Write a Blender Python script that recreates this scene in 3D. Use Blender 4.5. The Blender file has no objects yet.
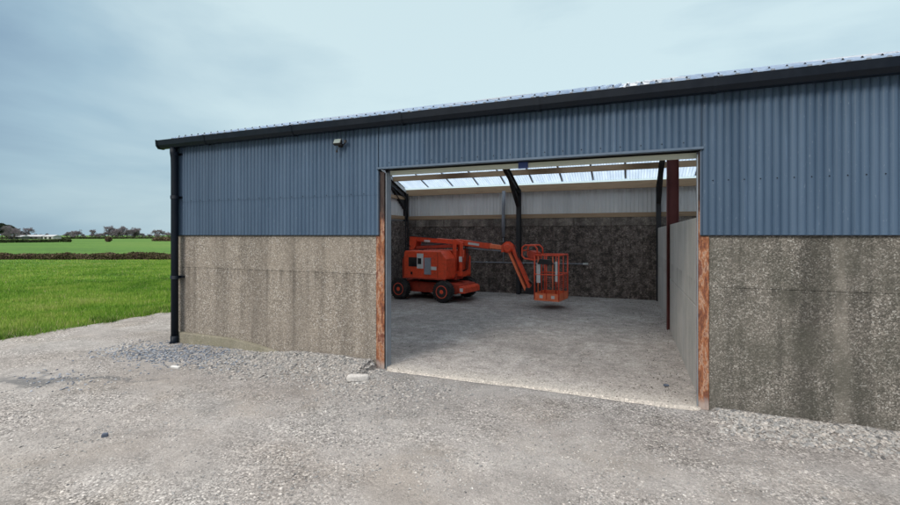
import bpy, math, random
import numpy as np
from mathutils import Vector, Matrix
random.seed(7); rng = np.random.default_rng(11)
S = bpy.context.scene
COL = S.collection
R = math.radians

# ------------------------------------------------------------------ mesh helpers
class MB:
    """collects shapes, links them as ONE mesh object"""
    def __init__(s): s.v = []; s.f = []; s.sm = []
    def add(s, vs, fs, smooth=False):
        o = len(s.v); s.v += [tuple(p) for p in vs]
        for f in fs: s.f.append(tuple(i+o for i in f)); s.sm.append(smooth)
    def box(s, x0, x1, y0, y1, z0, z1):
        s.add([(x0,y0,z0),(x1,y0,z0),(x1,y1,z0),(x0,y1,z0),(x0,y0,z1),(x1,y0,z1),(x1,y1,z1),(x0,y1,z1)],
              [(0,3,2,1),(4,5,6,7),(0,1,5,4),(1,2,6,5),(2,3,7,6),(3,0,4,7)])
    def prism(s, poly, y0, y1, M=None, smooth=False):
        """poly in (x,z), extruded along y"""
        n = len(poly)
        vs = [Vector((p[0], y0, p[1])) for p in poly] + [Vector((p[0], y1, p[1])) for p in poly]
        if M is not None: vs = [M @ p for p in vs]
        s.add(vs, [tuple(range(n)), tuple(range(2*n-1, n-1, -1))])
        o = len(s.v)-2*n
        for i in range(n):
            j = (i+1) % n
            s.f.append((o+j, o+i, o+n+i, o+n+j)); s.sm.append(smooth)
    def bar(s, a, b, w, h, up=(0,0,1)):
        """rectangular bar from a to b, w across, h along up"""
        a = Vector(a); b = Vector(b); d = (b-a).normalized(); u = Vector(up)
        r = d.cross(u).normalized(); u = r.cross(d).normalized()
        vs = []
        for p in (a, b):
            for sx, sy in ((-1,-1),(1,-1),(1,1),(-1,1)): vs.append(p + r*(sx*w/2) + u*(sy*h/2))
        s.add(vs, [(0,1,2,3),(7,6,5,4),(1,0,4,5),(2,1,5,6),(3,2,6,7),(0,3,7,4)])
    def tube(s, pts, r, n=8, caps=True, r1=None):
        pts = [Vector(p) for p in pts]; m = len(pts); rings = []
        ref = None
        for i, p in enumerate(pts):
            d = (pts[min(i+1,m-1)] - pts[max(i-1,0)]).normalized()
            if ref is None:
                ref = Vector((0,0,1)) if abs(d.z) < .9 else Vector((1,0,0))
            a = d.cross(ref).normalized(); b = a.cross(d).normalized(); ref = b
            rr = r if r1 is None else r + (r1-r)*i/(m-1)
            rings.append([p + a*(rr*math.cos(2*math.pi*k/n)) + b*(rr*math.sin(2*math.pi*k/n)) for k in range(n)])
        o = len(s.v); s.v += [tuple(q) for rg in rings for q in rg]
        for i in range(m-1):
            for k in range(n):
                k2 = (k+1) % n
                s.f.append((o+i*n+k, o+i*n+k2, o+(i+1)*n+k2, o+(i+1)*n+k)); s.sm.append(True)
        if caps:
            s.f.append(tuple(o+k for k in range(n-1,-1,-1))); s.sm.append(False)
            s.f.append(tuple(o+(m-1)*n+k for k in range(n))); s.sm.append(False)
    def lathe(s, prof, c, axis='y', n=24):
        """prof = [(axial, radius)...] round an axis through c"""
        o = len(s.v)
        for a, r in prof:
            for k in range(n):
                t = 2*math.pi*k/n; p, q = r*math.cos(t), r*math.sin(t)
                if axis == 'y': s.v.append((c[0]+p, c[1]+a, c[2]+q))
                elif axis == 'z': s.v.append((c[0]+p, c[1]+q, c[2]+a))
                else: s.v.append((c[0]+a, c[1]+p, c[2]+q))
        for i in range(len(prof)-1):
            for k in range(n):
                k2 = (k+1) % n
                s.f.append((o+i*n+k, o+i*n+k2, o+(i+1)*n+k2, o+(i+1)*n+k)); s.sm.append(True)
        s.f.append(tuple(o+k for k in range(n))); s.sm.append(False)
        s.f.append(tuple(o+(len(prof)-1)*n+k for k in range(n))); s.sm.append(False)
    def build(s, name, mat, parent=None, bevel=0, **props):
        me = bpy.data.meshes.new(name); me.from_pydata(s.v, [], s.f); me.update()
        me.polygons.foreach_set('use_smooth', s.sm)
        return link(name, me, mat, parent, bevel, **props)

def link(name, me, mat, parent=None, bevel=0, **props):
    if mat is not None: me.materials.append(mat)
    o = bpy.data.objects.new(name, me); COL.objects.link(o)
    if parent is not None: o.parent = parent
    if bevel:
        b = o.modifiers.new('edge', 'BEVEL'); b.width = bevel; b.segments = 2; b.limit_method = 'ANGLE'; b.angle_limit = R(40)
    for k, v in props.items(): o[k] = v
    return o

def empty(name, loc, rz=0, **props):
    o = bpy.data.objects.new(name, None); o.empty_display_size = .2; COL.objects.link(o)
    o.location = loc; o.rotation_euler = (0,0,rz)
    for k, v in props.items(): o[k] = v
    return o

def npmesh(name, V, F, mat, parent=None, smooth=False, attr=None, **props):
    """V (n,3), F (m,k) arrays; attr = per-face float 'tint'"""
    V = np.asarray(V, np.float32); F = np.asarray(F, np.int32); k = F.shape[1]
    me = bpy.data.meshes.new(name)
    me.vertices.add(len(V)); me.vertices.foreach_set('co', V.ravel())
    me.loops.add(F.size); me.loops.foreach_set('vertex_index', F.ravel())
    me.polygons.add(len(F)); me.polygons.foreach_set('loop_start', np.arange(0, F.size, k, dtype=np.int32))
    me.polygons.foreach_set('loop_total', np.full(len(F), k, np.int32))
    me.polygons.foreach_set('use_smooth', np.full(len(F), smooth, bool))
    me.update(calc_edges=True)
    if attr is not None:
        a = me.attributes.new('tint', 'FLOAT', 'FACE'); a.data.foreach_set('value', np.asarray(attr, np.float32))
    return link(name, me, mat, parent, 0, **props)

def vnoise(x, y, seed=0):
    """smooth value noise in numpy, 0..1"""
    xi = np.floor(x).astype(np.int64); yi = np.floor(y).astype(np.int64); fx = x-xi; fy = y-yi
    fx = fx*fx*(3-2*fx); fy = fy*fy*(3-2*fy)
    def h(a, b):
        n = (a*374761393 + b*668265263 + seed*1442695) & 0xffffffff
        n = ((n ^ (n >> 13))*1274126177) & 0xffffffff
        return ((n ^ (n >> 16)) & 0xffff)/65535.
    return (h(xi,yi)*(1-fx)+h(xi+1,yi)*fx)*(1-fy) + (h(xi,yi+1)*(1-fx)+h(xi+1,yi+1)*fx)*fy
def fbm(x, y, o=4, seed=0):
    t = 0; a = .5
    for i in range(o): t = t + a*vnoise(x*2**i+17.3*i, y*2**i-9.1*i, seed+i); a *= .5
    return t/(1-.5**o)

def corr(origin, U, V, N, width, length, pitch, depth, mb=None, kind='sine', th=.0025, slope=None):
    """corrugated sheet: profile across U, straight along V, ribs towards N.
       slope(x) -> length for raking (gable) tops"""
    mb = mb or MB(); origin = Vector(origin); U = Vector(U); V = Vector(V); N = Vector(N)
    if kind == 'sine':
        k = 8; prof = [(i/k, .5-.5*math.cos(2*math.pi*i/k)) for i in range(k)]
        prof = [(a, min(1., b*1.2)**.42) for a, b in prof]
    else:
        prof = [(0,0),(.46,0),(.58,1),(.86,1),(.98,0)] if kind == 'trap' else [(0,0),(.60,0),(.68,1),(.90,1),(.98,0)]
    xs = []; n = int(width/pitch)+2
    for i in range(n):
        for a, b in prof:
            x = (i+a)*pitch
            if x <= width: xs.append((x, b))
    if xs[-1][0] < width-1e-4: xs.append((width, xs[-1][1]))
    vs = []
    for x, b in xs:
        L = length if slope is None else slope(x)
        for base, off in ((0, depth*b), (L, depth*b)):
            p = origin + U*x + V*base + N*off
            vs.append(p); vs.append(p - N*th)
    fs = []
    for i in range(len(xs)-1):
        a = 4*i; b = a+4
        fs += [(a, b, b+2, a+2), (a+1, a+3, b+3, b+1), (a, a+1, b+1, b), (a+2, b+2, b+3, a+3)]
    fs += [(0,2,3,1)]; e = 4*(len(xs)-1); fs += [(e, e+1, e+3, e+2)]
    mb.add(vs, fs, False)
    return mb

# ------------------------------------------------------------------ material helpers
class NT:
    def __init__(s, name):
        s.m = bpy.data.materials.new(name); s.m.use_nodes = True; s.t = s.m.node_tree
        s.b = s.t.nodes['Principled BSDF']; s.out = s.t.nodes['Material Output']
        s.c = s.n('ShaderNodeTexCoord').outputs['Object']
    def n(s, ty, _p=None, **inp):
        nd = s.t.nodes.new(ty)
        for k, v in (_p or {}).items(): setattr(nd, k, v)
        for k, v in inp.items(): s.set(nd, k.replace('_', ' '), v)
        return nd
    def set(s, nd, k, v):
        sk = nd.inputs[int(k)] if k.isdigit() else nd.inputs[k]
        if isinstance(v, bpy.types.NodeSocket): s.t.links.new(v, sk)
        else: sk.default_value = (*v, 1) if (isinstance(v, tuple) and len(v) == 3 and sk.type == 'RGBA') else v
    def map(s, scale=(1,1,1), loc=(0,0,0), src=None):
        m = s.n('ShaderNodeMapping'); s.t.links.new(src or s.c, m.inputs['Vector'])
        m.inputs['Scale'].default_value = scale; m.inputs['Location'].default_value = loc
        return m.outputs['Vector']
    def noise(s, scale, vec=None, detail=4, rough=.55, dist=0.):
        return s.n('ShaderNodeTexNoise', None, Vector=vec or s.c, Scale=scale, Detail=detail, Roughness=rough, Distortion=dist).outputs['Fac']
    def vor(s, scale, vec=None, feature='F1', out='Distance', rnd=1.):
        return s.n('ShaderNodeTexVoronoi', {'feature': feature}, Vector=vec or s.c, Scale=scale, Randomness=rnd).outputs[out]
    def ramp(s, fac, stops, interp='LINEAR'):
        r = s.n('ShaderNodeValToRGB'); cr = r.color_ramp; cr.interpolation = interp
        while len(cr.elements) < len(stops): cr.elements.new(.5)
        for e, (p, c) in zip(cr.elements, stops):
            e.position = p; e.color = (c, c, c, 1) if isinstance(c, (int, float)) else (*c, 1)
        s.t.links.new(fac, r.inputs[0]); return r.outputs['Color']
    def mix(s, fac, a, b, mode='MIX'):
        m = s.n('ShaderNodeMix', {'data_type': 'RGBA', 'blend_type': mode})
        s.set(m, '0', fac); s.set(m, '6', a); s.set(m, '7', b); return m.outputs[2]
    def math(s, op, a, b=0., clamp=False):
        m = s.n('ShaderNodeMath', {'operation': op, 'use_clamp': clamp}); s.set(m, '0', a); s.set(m, '1', b); return m.outputs[0]
    def xyz(s, src=None):
        m = s.n('ShaderNodeSeparateXYZ'); s.t.links.new(src or s.c, m.inputs[0]); return m.outputs
    def bw(s, c):
        m = s.n('ShaderNodeSeparateColor'); s.t.links.new(c, m.inputs[0]); return m.outputs[0]
    def bump(s, h, strength=.5, dist=.01, normal=None):
        b = s.n('ShaderNodeBump', None, Height=h, Strength=strength, Distance=dist)
        if normal is not None: s.t.links.new(normal, b.inputs['Normal'])
        return b.outputs[0]
    def fin(s, color=None, rough=.8, metal=0., normal=None, spec=None):
        if color is not None: s.set(s.b, 'Base Color', color)
        s.set(s.b, 'Roughness', rough); s.set(s.b, 'Metallic', metal)
        if normal is not None: s.set(s.b, 'Normal', normal)
        if spec is not None: s.set(s.b, 'Specular IOR Level', spec)
        return s.m

def paint(name, c, rough=.45, wear=.25, metal=0., dirt=(.12,.10,.08), scale=3.):
    t = NT(name)
    n = t.ramp(t.noise(scale, detail=7, rough=.65), [(.45, 0.), (.75, 1.)])
    col = t.mix(t.math('MULTIPLY', t.bw(n), wear), c, dirt)
    v = t.ramp(t.noise(scale*4, detail=3), [(.3, .8), (.7, 1.15)])
    col = t.mix(.6, col, v, 'MULTIPLY')
    r = t.math('ADD', t.math('MULTIPLY', t.bw(n), .25), rough)
    return t.fin(col, r, metal, t.bump(t.noise(25), .08, .004))

def cladding_mat(name, base, light):
    t = NT(name)
    st = t.noise(1.0, t.map((5., 5., .35)), detail=6, rough=.6)
    big = t.noise(.45, detail=3)
    col = t.mix(t.ramp(st, [(.35, 0.), (.7, 1.)]), base, light)
    col = t.mix(t.math('MULTIPLY', t.bw(t.ramp(big, [(.35, 0.), (.7, 1.)])), .35), col, tuple(c*.72 for c in base))
    # sheet to sheet difference in fading
    x = t.xyz()
    sh = t.n('ShaderNodeTexWhiteNoise', {'noise_dimensions': '1D'}, W=t.math('FLOOR', t.math('MULTIPLY', t.math('ADD', x[0], 40.), 1.02))).outputs['Value']
    col = t.mix(1., col, t.ramp(sh, [(0, .88), (1, 1.1)]), 'MULTIPLY')
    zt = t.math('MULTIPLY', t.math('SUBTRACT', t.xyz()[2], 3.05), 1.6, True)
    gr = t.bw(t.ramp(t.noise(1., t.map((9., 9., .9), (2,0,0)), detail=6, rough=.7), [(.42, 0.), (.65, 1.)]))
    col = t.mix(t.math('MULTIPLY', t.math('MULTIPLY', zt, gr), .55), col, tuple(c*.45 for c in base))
    lo = t.bw(t.ramp(t.noise(1., t.map((22., 22., 1.1), (7,0,0)), detail=4, rough=.6), [(.6, 0.), (.72, 1.)]))
    col = t.mix(t.math('MULTIPLY', lo, .3), col, tuple(min(.8, c*1.7+.03) for c in base))
    sc = t.ramp(t.noise(60, t.map((1,1,.3)), detail=2), [(.68, 0.), (.8, 1.)])
    col = t.mix(t.math('MULTIPLY', t.bw(sc), .3), col, (.35,.40,.45))
    return t.fin(col, t.math('ADD', t.math('MULTIPLY', st, .25), .36), 0., t.bump(t.noise(3.), .12, .02), .4)

def concrete(name, dust, dark, light, algae, algae_amt, streaks, speck=70., speck_amt=.8, seed=0., band=.85, board=.62, asc=1.3):
    t = NT(name)
    v = t.map((1,1,1), (seed, seed*.3, 0))
    c1 = t.vor(speck, v, 'F1', 'Color'); d1 = t.vor(speck, v, 'F1', 'Distance')
    c2 = t.vor(speck*2.3, v, 'F1', 'Color')
    peb = t.ramp(t.bw(c1), [(0, dark), (.35, tuple(.5*(a+b) for a, b in zip(dark, dust))), (.62, dust), (.88, light), (1., tuple(min(.75, c*1.7) for c in light))])
    peb2 = t.ramp(t.bw(c2), [(0, dark), (.5, dust), (1, light)])
    peb = t.mix(.35, peb, peb2)
    wash = t.bw(t.ramp(t.noise(1.6, v, detail=6, rough=.7), [(.3, 0.), (.65, 1.)]))
    col = t.mix(t.math('MULTIPLY', t.math('SUBTRACT', 1., t.math('MULTIPLY', wash, .6)), speck_amt), dust, peb)
    # vertical weather streaks
    s1 = t.bw(t.ramp(t.noise(1., t.map((2.6, 2.6, .22), (seed*2, 0, 0)), detail=6, rough=.62), [(.44, 0.), (.66, 1.)]))
    s2 = t.bw(t.ramp(t.noise(1., t.map((9., 9., .5), (seed, 0, 0)), detail=5, rough=.7), [(.52, 0.), (.68, 1.)]))
    col = t.mix(t.math('MULTIPLY', s1, streaks), col, tuple(c*.8 for c in dark))
    col = t.mix(t.math('MULTIPLY', s2, streaks*.55), col, dark)
    # smoother, paler bands where lime has run down
    s3 = t.bw(t.ramp(t.noise(1., t.map((3.1, 3.1, .12), (seed*5+4, 0, 0)), detail=4, rough=.55), [(.56, 0.), (.63, 1.)]))
    col = t.mix(t.math('MULTIPLY', s3, streaks*band), col, tuple(min(.5, c*1.25) for c in dust))
    # shutter board marks, a dark leak line every 0.57 m
    xx = t.xyz()[0]
    pp = t.math('PINGPONG', t.math('ADD', t.math('ADD', xx, 5.10+57.), t.math('MULTIPLY', t.noise(2., detail=2), .03)), .285)
    bl_ = t.math('MULTIPLY', t.bw(t.ramp(pp, [(.012, 1.), (.045, 0.)])), t.bw(t.ramp(t.noise(1., t.map((5., 5., 1.6), (seed, 7, 0)), detail=6, rough=.75), [(.42, 0.), (.6, 1.)])))
    col = t.mix(t.math('MULTIPLY', bl_, board), col, tuple(c*.6 for c in dark))
    # dark run-off below the casting joint
    z = t.xyz()[2]
    zj = t.math('SUBTRACT', 1.43, z)
    jm = t.math('MULTIPLY', t.bw(t.ramp(zj, [(0., 0.), (.02, 1.), (.07, .75), (.5, 0.)])), t.bw(t.ramp(t.noise(1., t.map((7., 7., .8), (seed, 3, 0)), detail=5, rough=.7), [(.47, 0.), (.62, 1.)])))
    col = t.mix(t.math('MULTIPLY', jm, .6), col, tuple(c*.6 for c in dark))
    al = t.bw(t.ramp(t.noise(asc, v, detail=7, rough=.7), [(.42, 0.), (.60, 1.)]))
    col = t.mix(t.math('MULTIPLY', al, algae_amt), col, algae)
    h = t.math('ADD', t.math('MULTIPLY', d1, -1.), t.math('MULTIPLY', t.noise(130, v, detail=3), .5))
    nb = t.bump(h, .55, .006, t.bump(t.noise(4., v, detail=5), .5, .03))
    return t.fin(col, .93, 0., nb, .25)

# ------------------------------------------------------------------ materials
M = {}
M['clad'] = cladding_mat('blue_grey_coated_steel', (.056,.098,.158), (.086,.138,.208))
M['flash'] = paint('blue_grey_flashing', (.085,.13,.19), .4, .15)
M['lining'] = cladding_mat('pale_grey_sheet', (.64,.64,.62), (.74,.74,.72))
M['roof'] = cladding_mat('pale_roof_sheet', (.52,.55,.60), (.68,.70,.74))
M['wall_l'] = concrete('buff_exposed_concrete', (.315,.275,.228), (.055,.048,.042), (.55,.50,.43), (.15,.135,.115), .14, .36, 74., 1., 3., 0.15, .26)
M['wall_r'] = concrete('weathered_dark_concrete', (.190,.175,.150), (.016,.017,.016), (.50,.46,.41), (.070,.070,.056), .55, .55, 84., 1., 9., .95, .3, 2.2)
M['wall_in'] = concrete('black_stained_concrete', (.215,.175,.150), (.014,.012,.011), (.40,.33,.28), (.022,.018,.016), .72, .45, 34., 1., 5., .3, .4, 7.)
M['wall_top'] = concrete('stained_upper_course', (.30,.255,.215), (.05,.042,.036), (.42,.37,.31), (.05,.042,.036), .6, .6, 40., .8, 6., .3, .6, 3.)
M['panel'] = concrete('smooth_pale_concrete', (.54,.505,.455), (.26,.25,.22), (.62,.59,.54), (.26,.27,.24), .3, .35, 90., .25, 2.)
M['plinth'] = concrete('mossy_plinth_concrete', (.31,.285,.225), (.13,.12,.09), (.42,.39,.32), (.16,.16,.09), .35, .3, 60., .7, 1., .3, 0.)
M['gutter'] = paint('dark_gutter', (.004,.008,.015), .42, .2, 0., (.012,.018,.026))
for n_ in [M['gutter'].node_tree.nodes['Principled BSDF']]: n_.inputs['Specular IOR Level'].default_value = .22
M['steel'] = paint('dark_painted_steel', (.018,.019,.022), .55, .5, 0., (.045,.03,.02))
M['redox'] = paint('red_oxide_steel', (.11,.020,.016), .6, .4, 0., (.03,.012,.01))
M['black'] = paint('black_plastic', (.012,.012,.013), .45, .2)
M['rubber'] = paint('tyre_rubber', (.022,.021,.020), .85, .6, 0., (.10,.09,.08), 6.)
M['orange'] = paint('faded_orange_paint', (.80,.085,.030), .40, .55, 0., (.17,.045,.025), 9.)
M['orange_dk'] = paint('grimy_orange_paint', (.45,.05,.022), .6, .6, 0., (.03,.018,.014), 5.)
M['orange_lt'] = paint('light_orange_paint', (.85,.19,.075), .5, .25, 0., (.25,.05,.02), 5.)
M['sticker'] = paint('white_panel', (.62,.62,.60), .5, .2)
M['grey'] = paint('grey_plastic', (.26,.28,.31), .5, .2)
M['galv'] = paint('galvanised_steel', (.30,.34,.38), .4, .4, .35, (.12,.13,.14))
M['blue'] = paint('blue_paint', (.02,.05,.20), .4, .2)
M['lampglass'] = paint('lamp_glass', (.24,.29,.27), .15, .1)

def rust_mat():
    t = NT('rusty_shaded_steel')
    a = t.noise(1., t.map((13., 13., 3.4)), detail=9, rough=.75, dist=.3); b = t.noise(38, detail=5, rough=.7)
    col = t.ramp(a, [(.3, (.06,.028,.020)), (.42, (.17,.062,.035)), (.50, (.33,.13,.055)), (.54, (.42,.29,.21)), (.57, (.20,.070,.040)), (.8, (.06,.035,.03))])
    col = t.mix(.5, col, t.ramp(b, [(.3, .45), (.7, 1.5)]), 'MULTIPLY')
    # upper post darkened in the colour to imitate shade under the projecting cladding
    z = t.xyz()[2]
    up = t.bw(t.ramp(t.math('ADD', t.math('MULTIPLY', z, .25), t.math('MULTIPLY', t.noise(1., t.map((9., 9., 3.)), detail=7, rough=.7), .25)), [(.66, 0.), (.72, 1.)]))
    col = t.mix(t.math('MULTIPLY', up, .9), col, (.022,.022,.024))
    foot = t.bw(t.ramp(t.math('ADD', z, t.math('MULTIPLY', a, .3)), [(.20, 1.), (.27, 0.)]))
    col = t.mix(t.math('MULTIPLY', foot, .6), col, (.42,.40,.38))
    return t.fin(col, .88, 0., t.bump(b, .5, .004))
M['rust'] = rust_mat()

def timber_mat(name, a, b):
    t = NT(name)
    n = t.noise(1., t.map((1.2, 30., 30.)), detail=6, rough=.6, dist=.3)
    col = t.ramp(n, [(.3, a), (.55, b), (.75, tuple(.55*c for c in a))])
    k = t.bw(t.ramp(t.vor(2.2, t.map((1., 4., 4.))), [(0., 1.), (.07, 0.)]))
    col = t.mix(t.math('MULTIPLY', k, .7), col, (.09,.045,.02))
    return t.fin(col, .75, 0., t.bump(n, .3, .004))
M['timber'] = timber_mat('pine_purlin', (.30,.20,.115), (.38,.265,.16))
M['track'] = timber_mat('pale_green_track', (.50,.54,.44), (.60,.62,.52))

def skylight_mat():
    t = NT('translucent_rooflight')
    col = t.ramp(t.noise(1., t.map((6., 1., 1.)), detail=5), [(.3, (.66,.74,.84)), (.7, (.86,.92,.98))])
    tr = t.n('ShaderNodeBsdfTranslucent', None, Color=col)
    tp = t.n('ShaderNodeBsdfTransparent', None, Color=(.90,.95,1.))
    gl = t.n('ShaderNodeBsdfDiffuse', None, Color=col)
    m1 = t.n('ShaderNodeMixShader'); t.set(m1, '0', .42); t.set(m1, '1', tr.outputs[0]); t.set(m1, '2', tp.outputs[0])
    m2 = t.n('ShaderNodeMixShader'); t.set(m2, '0', .14); t.set(m2, '1', m1.outputs[0]); t.set(m2, '2', gl.outputs[0])
    t.t.links.new(m2.outputs[0], t.out.inputs['Surface'])
    return t.m
M['sky_sheet'] = skylight_mat()

def yard_mat():
    t = NT('crushed_stone_yard')
    n1 = t.noise(.55, detail=6, rough=.6, dist=.5); n2 = t.noise(2.6, detail=7, rough=.7); n3 = t.noise(.9, t.map((1,1,1), (30,8,0)), detail=5)
    base = t.ramp(n1, [(.30, (.255,.245,.232)), (.48, (.35,.33,.31)), (.62, (.275,.255,.235)), (.75, (.37,.35,.33))])
    base = t.mix(t.math('MULTIPLY', t.bw(t.ramp(n3, [(.5, 0.), (.68, 1.)])), .5), base, (.27,.235,.195))
    q = t.xyz()
    rc = t.math('ADD', t.math('ADD', q[1], t.math('MULTIPLY', q[0], -.10)), t.math('MULTIPLY', t.noise(.5, detail=3), 1.6))
    rut = t.bw(t.ramp(t.math('PINGPONG', rc, .85), [(.25, 1.), (.6, 0.)]))
    base = t.mix(t.math('MULTIPLY', rut, .35), base, (.27,.245,.225))
    base = t.mix(.75, base, t.ramp(n2, [(.25, .62), (.5, 1.), (.78, 1.3)]), 'MULTIPLY')
    c1 = t.vor(55, None, 'F1', 'Color'); d1 = t.vor(55)
    c2 = t.vor(120, None, 'F1', 'Color'); d2 = t.vor(120)
    g1 = t.ramp(t.bw(c1), [(0, .35), (.3, .75), (.7, 1.05), (.92, 1.45), (1, 2.1)])
    g2 = t.ramp(t.bw(c2), [(0, .55), (.5, 1.), (1, 1.4)])
    m = t.bw(t.ramp(t.noise(.75, t.map((.55,1.,1.)), detail=6, rough=.7), [(.43, 0.12), (.60, 1.)]))
    col = t.mix(m, base, g1, 'MULTIPLY'); col = t.mix(t.math('ADD', t.math('MULTIPLY', m, .45), .3), col, g2, 'MULTIPLY')
    # damp, dark wheel rut that runs to the field track
    p = t.xyz()
    dx = t.math('ADD', p[0], 7.3); dy = t.math('ADD', p[1], 2.15)
    wob = t.math('MULTIPLY', t.math('SUBTRACT', t.noise(1.8, detail=5), .5), 1.5)
    line = t.math('ABSOLUTE', t.math('ADD', t.math('SUBTRACT', dy, t.math('MULTIPLY', dx, .42)), wob))
    ell = t.math('ADD', t.math('MULTIPLY', line, 2.6), t.math('ABSOLUTE', t.math('MULTIPLY', dx, .42)))
    wet = t.bw(t.ramp(t.math('ADD', ell, t.math('MULTIPLY', t.noise(9., detail=4), .5)), [(.55, 1.), (1.45, 0.)]))
    col = t.mix(t.math('MULTIPLY', wet, .72), col, (.10,.105,.11))
    h = t.math('ADD', t.math('MULTIPLY', d1, -.9), t.math('ADD', t.math('MULTIPLY', d2, -.4), t.math('MULTIPLY', t.noise(220, detail=2), .3)))
    return t.fin(col, .95, 0., t.bump(h, .7, .009, t.bump(n2, .5, .05)), .2)
M['yard'] = yard_mat()

def floor_mat():
    t = NT('dusty_concrete_floor')
    n1 = t.noise(.8, detail=7, rough=.65, dist=.6); n2 = t.noise(5., detail=7, rough=.75); s = t.noise(1.3, t.map((1, 1.2, 1.), (3,0,0)), detail=9, rough=.72, dist=1.2)
    col = t.ramp(n1, [(.3, (.26,.232,.208)), (.5, (.355,.32,.288)), (.7, (.45,.415,.38))])
    col = t.mix(.8, col, t.ramp(n2, [(.3, .5), (.52, 1.), (.72, 1.3)]), 'MULTIPLY')
    col = t.mix(t.math('MULTIPLY', t.bw(t.ramp(s, [(.5, 0.), (.62, 1.)])), .45), col, (.22,.20,.185))
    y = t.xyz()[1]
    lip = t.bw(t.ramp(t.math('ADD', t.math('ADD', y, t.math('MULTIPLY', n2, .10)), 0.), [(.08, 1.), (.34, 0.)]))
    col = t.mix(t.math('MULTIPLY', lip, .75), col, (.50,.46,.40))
    du = t.bw(t.ramp(t.math('ADD', t.math('MULTIPLY', y, .5), t.math('MULTIPLY', n1, .9)), [(.45, 1.), (.85, 0.)]))  # tone gets paler towards the doorway
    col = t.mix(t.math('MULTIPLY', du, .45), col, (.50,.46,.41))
    g = t.ramp(t.bw(t.vor(60, None, 'F1', 'Color')), [(0, .35), (.25, .8), (.5, 1.), (.85, 1.2), (1, 1.9)])
    col = t.mix(.55, col, g, 'MULTIPLY')
    return t.fin(col, .9, 0., t.bump(t.math('ADD', n2, t.math('MULTIPLY', t.vor(60), -.25)), .3, .010), .25)
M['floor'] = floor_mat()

def field_mat():
    t = NT('pasture')
    n1 = t.noise(.03, t.map((.35,1.,1.)), detail=6, rough=.65); n2 = t.noise(.9, t.map((1.,1.,1.)), detail=7, rough=.7); n3 = t.noise(14, detail=4, rough=.7)
    col = t.ramp(n1, [(.38, (.062,.145,.020)), (.52,(.085,.18,.024)), (.66, (.12,.20,.035))])
    col = t.mix(.8, col, t.ramp(n2, [(.3, .62), (.55, 1.), (.75, 1.35)]), 'MULTIPLY')
    col = t.mix(.6, col, t.ramp(n3, [(.3, .55), (.7, 1.35)]), 'MULTIPLY')
    q = t.xyz()
    so_ = t.bw(t.ramp(t.math('ADD', t.math('ADD', q[0], 11.5), t.math('MULTIPLY', t.math('SUBTRACT', n2, .5), 1.2)), [(0., 0.), (.18, 1.)]))
    col = t.mix(so_, col, (.16,.125,.085))
    return t.fin(col, .9, 0., t.bump(n3, .3, .03), .2)
M['field'] = field_mat()

def tint_mat(name, stops, rough=.9, spec=.2, noise=0):
    t = NT(name)
    a = t.n('ShaderNodeAttribute', {'attribute_name': 'tint'}).outputs['Fac']
    col = t.ramp(a, stops)
    if noise: col = t.mix(.6, col, t.ramp(t.noise(noise, detail=4), [(.3, .65), (.7, 1.3)]), 'MULTIPLY')
    return t.fin(col, rough, 0., None, spec)
M['stone'] = tint_mat('crushed_stone', [(0, (.10,.10,.10)), (.25, (.26,.26,.255)), (.6, (.40,.385,.36)), (.85, (.49,.45,.41)), (1, (.66,.65,.62))], .85, .25, 40)
M['bluestone'] = tint_mat('blue_grey_chippings', [(0, (.09,.11,.15)), (.5, (.19,.215,.25)), (1, (.44,.46,.49))], .85, .25, 40)
M['debris'] = tint_mat('floor_litter', [(0, (.04,.035,.03)), (.5, (.16,.14,.12)), (1, (.45,.42,.38))])
M['grass'] = tint_mat('grass_blades', [(0, (.06,.14,.014)), (.4, (.15,.30,.028)), (.85, (.31,.41,.075)), (1, (.42,.38,.20))], .8, .25)
M['hedge'] = tint_mat('winter_hedge', [(0, (.035,.024,.020)), (.35, (.11,.068,.050)), (.6, (.085,.085,.032)), (.85, (.22,.14,.11)), (1, (.30,.25,.19))])
M['hedge_far'] = tint_mat('green_hedge', [(0, (.02,.03,.012)), (.5, (.045,.065,.022)), (1, (.09,.10,.05))])
M['twig'] = tint_mat('bare_twigs', [(0, (.19,.165,.185)), (.5, (.27,.24,.26)), (1, (.37,.33,.34))])
M['bark'] = paint('bark', (.085,.065,.052), .9, .4)
M['needles'] = tint_mat('dark_evergreen', [(0, (.012,.022,.014)), (.6, (.03,.05,.028)), (1, (.06,.08,.045))])

# ------------------------------------------------------------------ frame of the place
CAM = (0., -5.9, 2.0); YAW = R(21.8)
X0, X1 = -7.9, 9.55          # ends of the shed
DEP = 9.3                    # depth
EAVE = 3.62; TAN = .322
RY = DEP/2
def roof_z(y): return EAVE + .11 + TAN*(RY - abs(y-RY))
FR = [-7.74, -3.475, .80, 5.07, 9.38]   # frame lines

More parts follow.
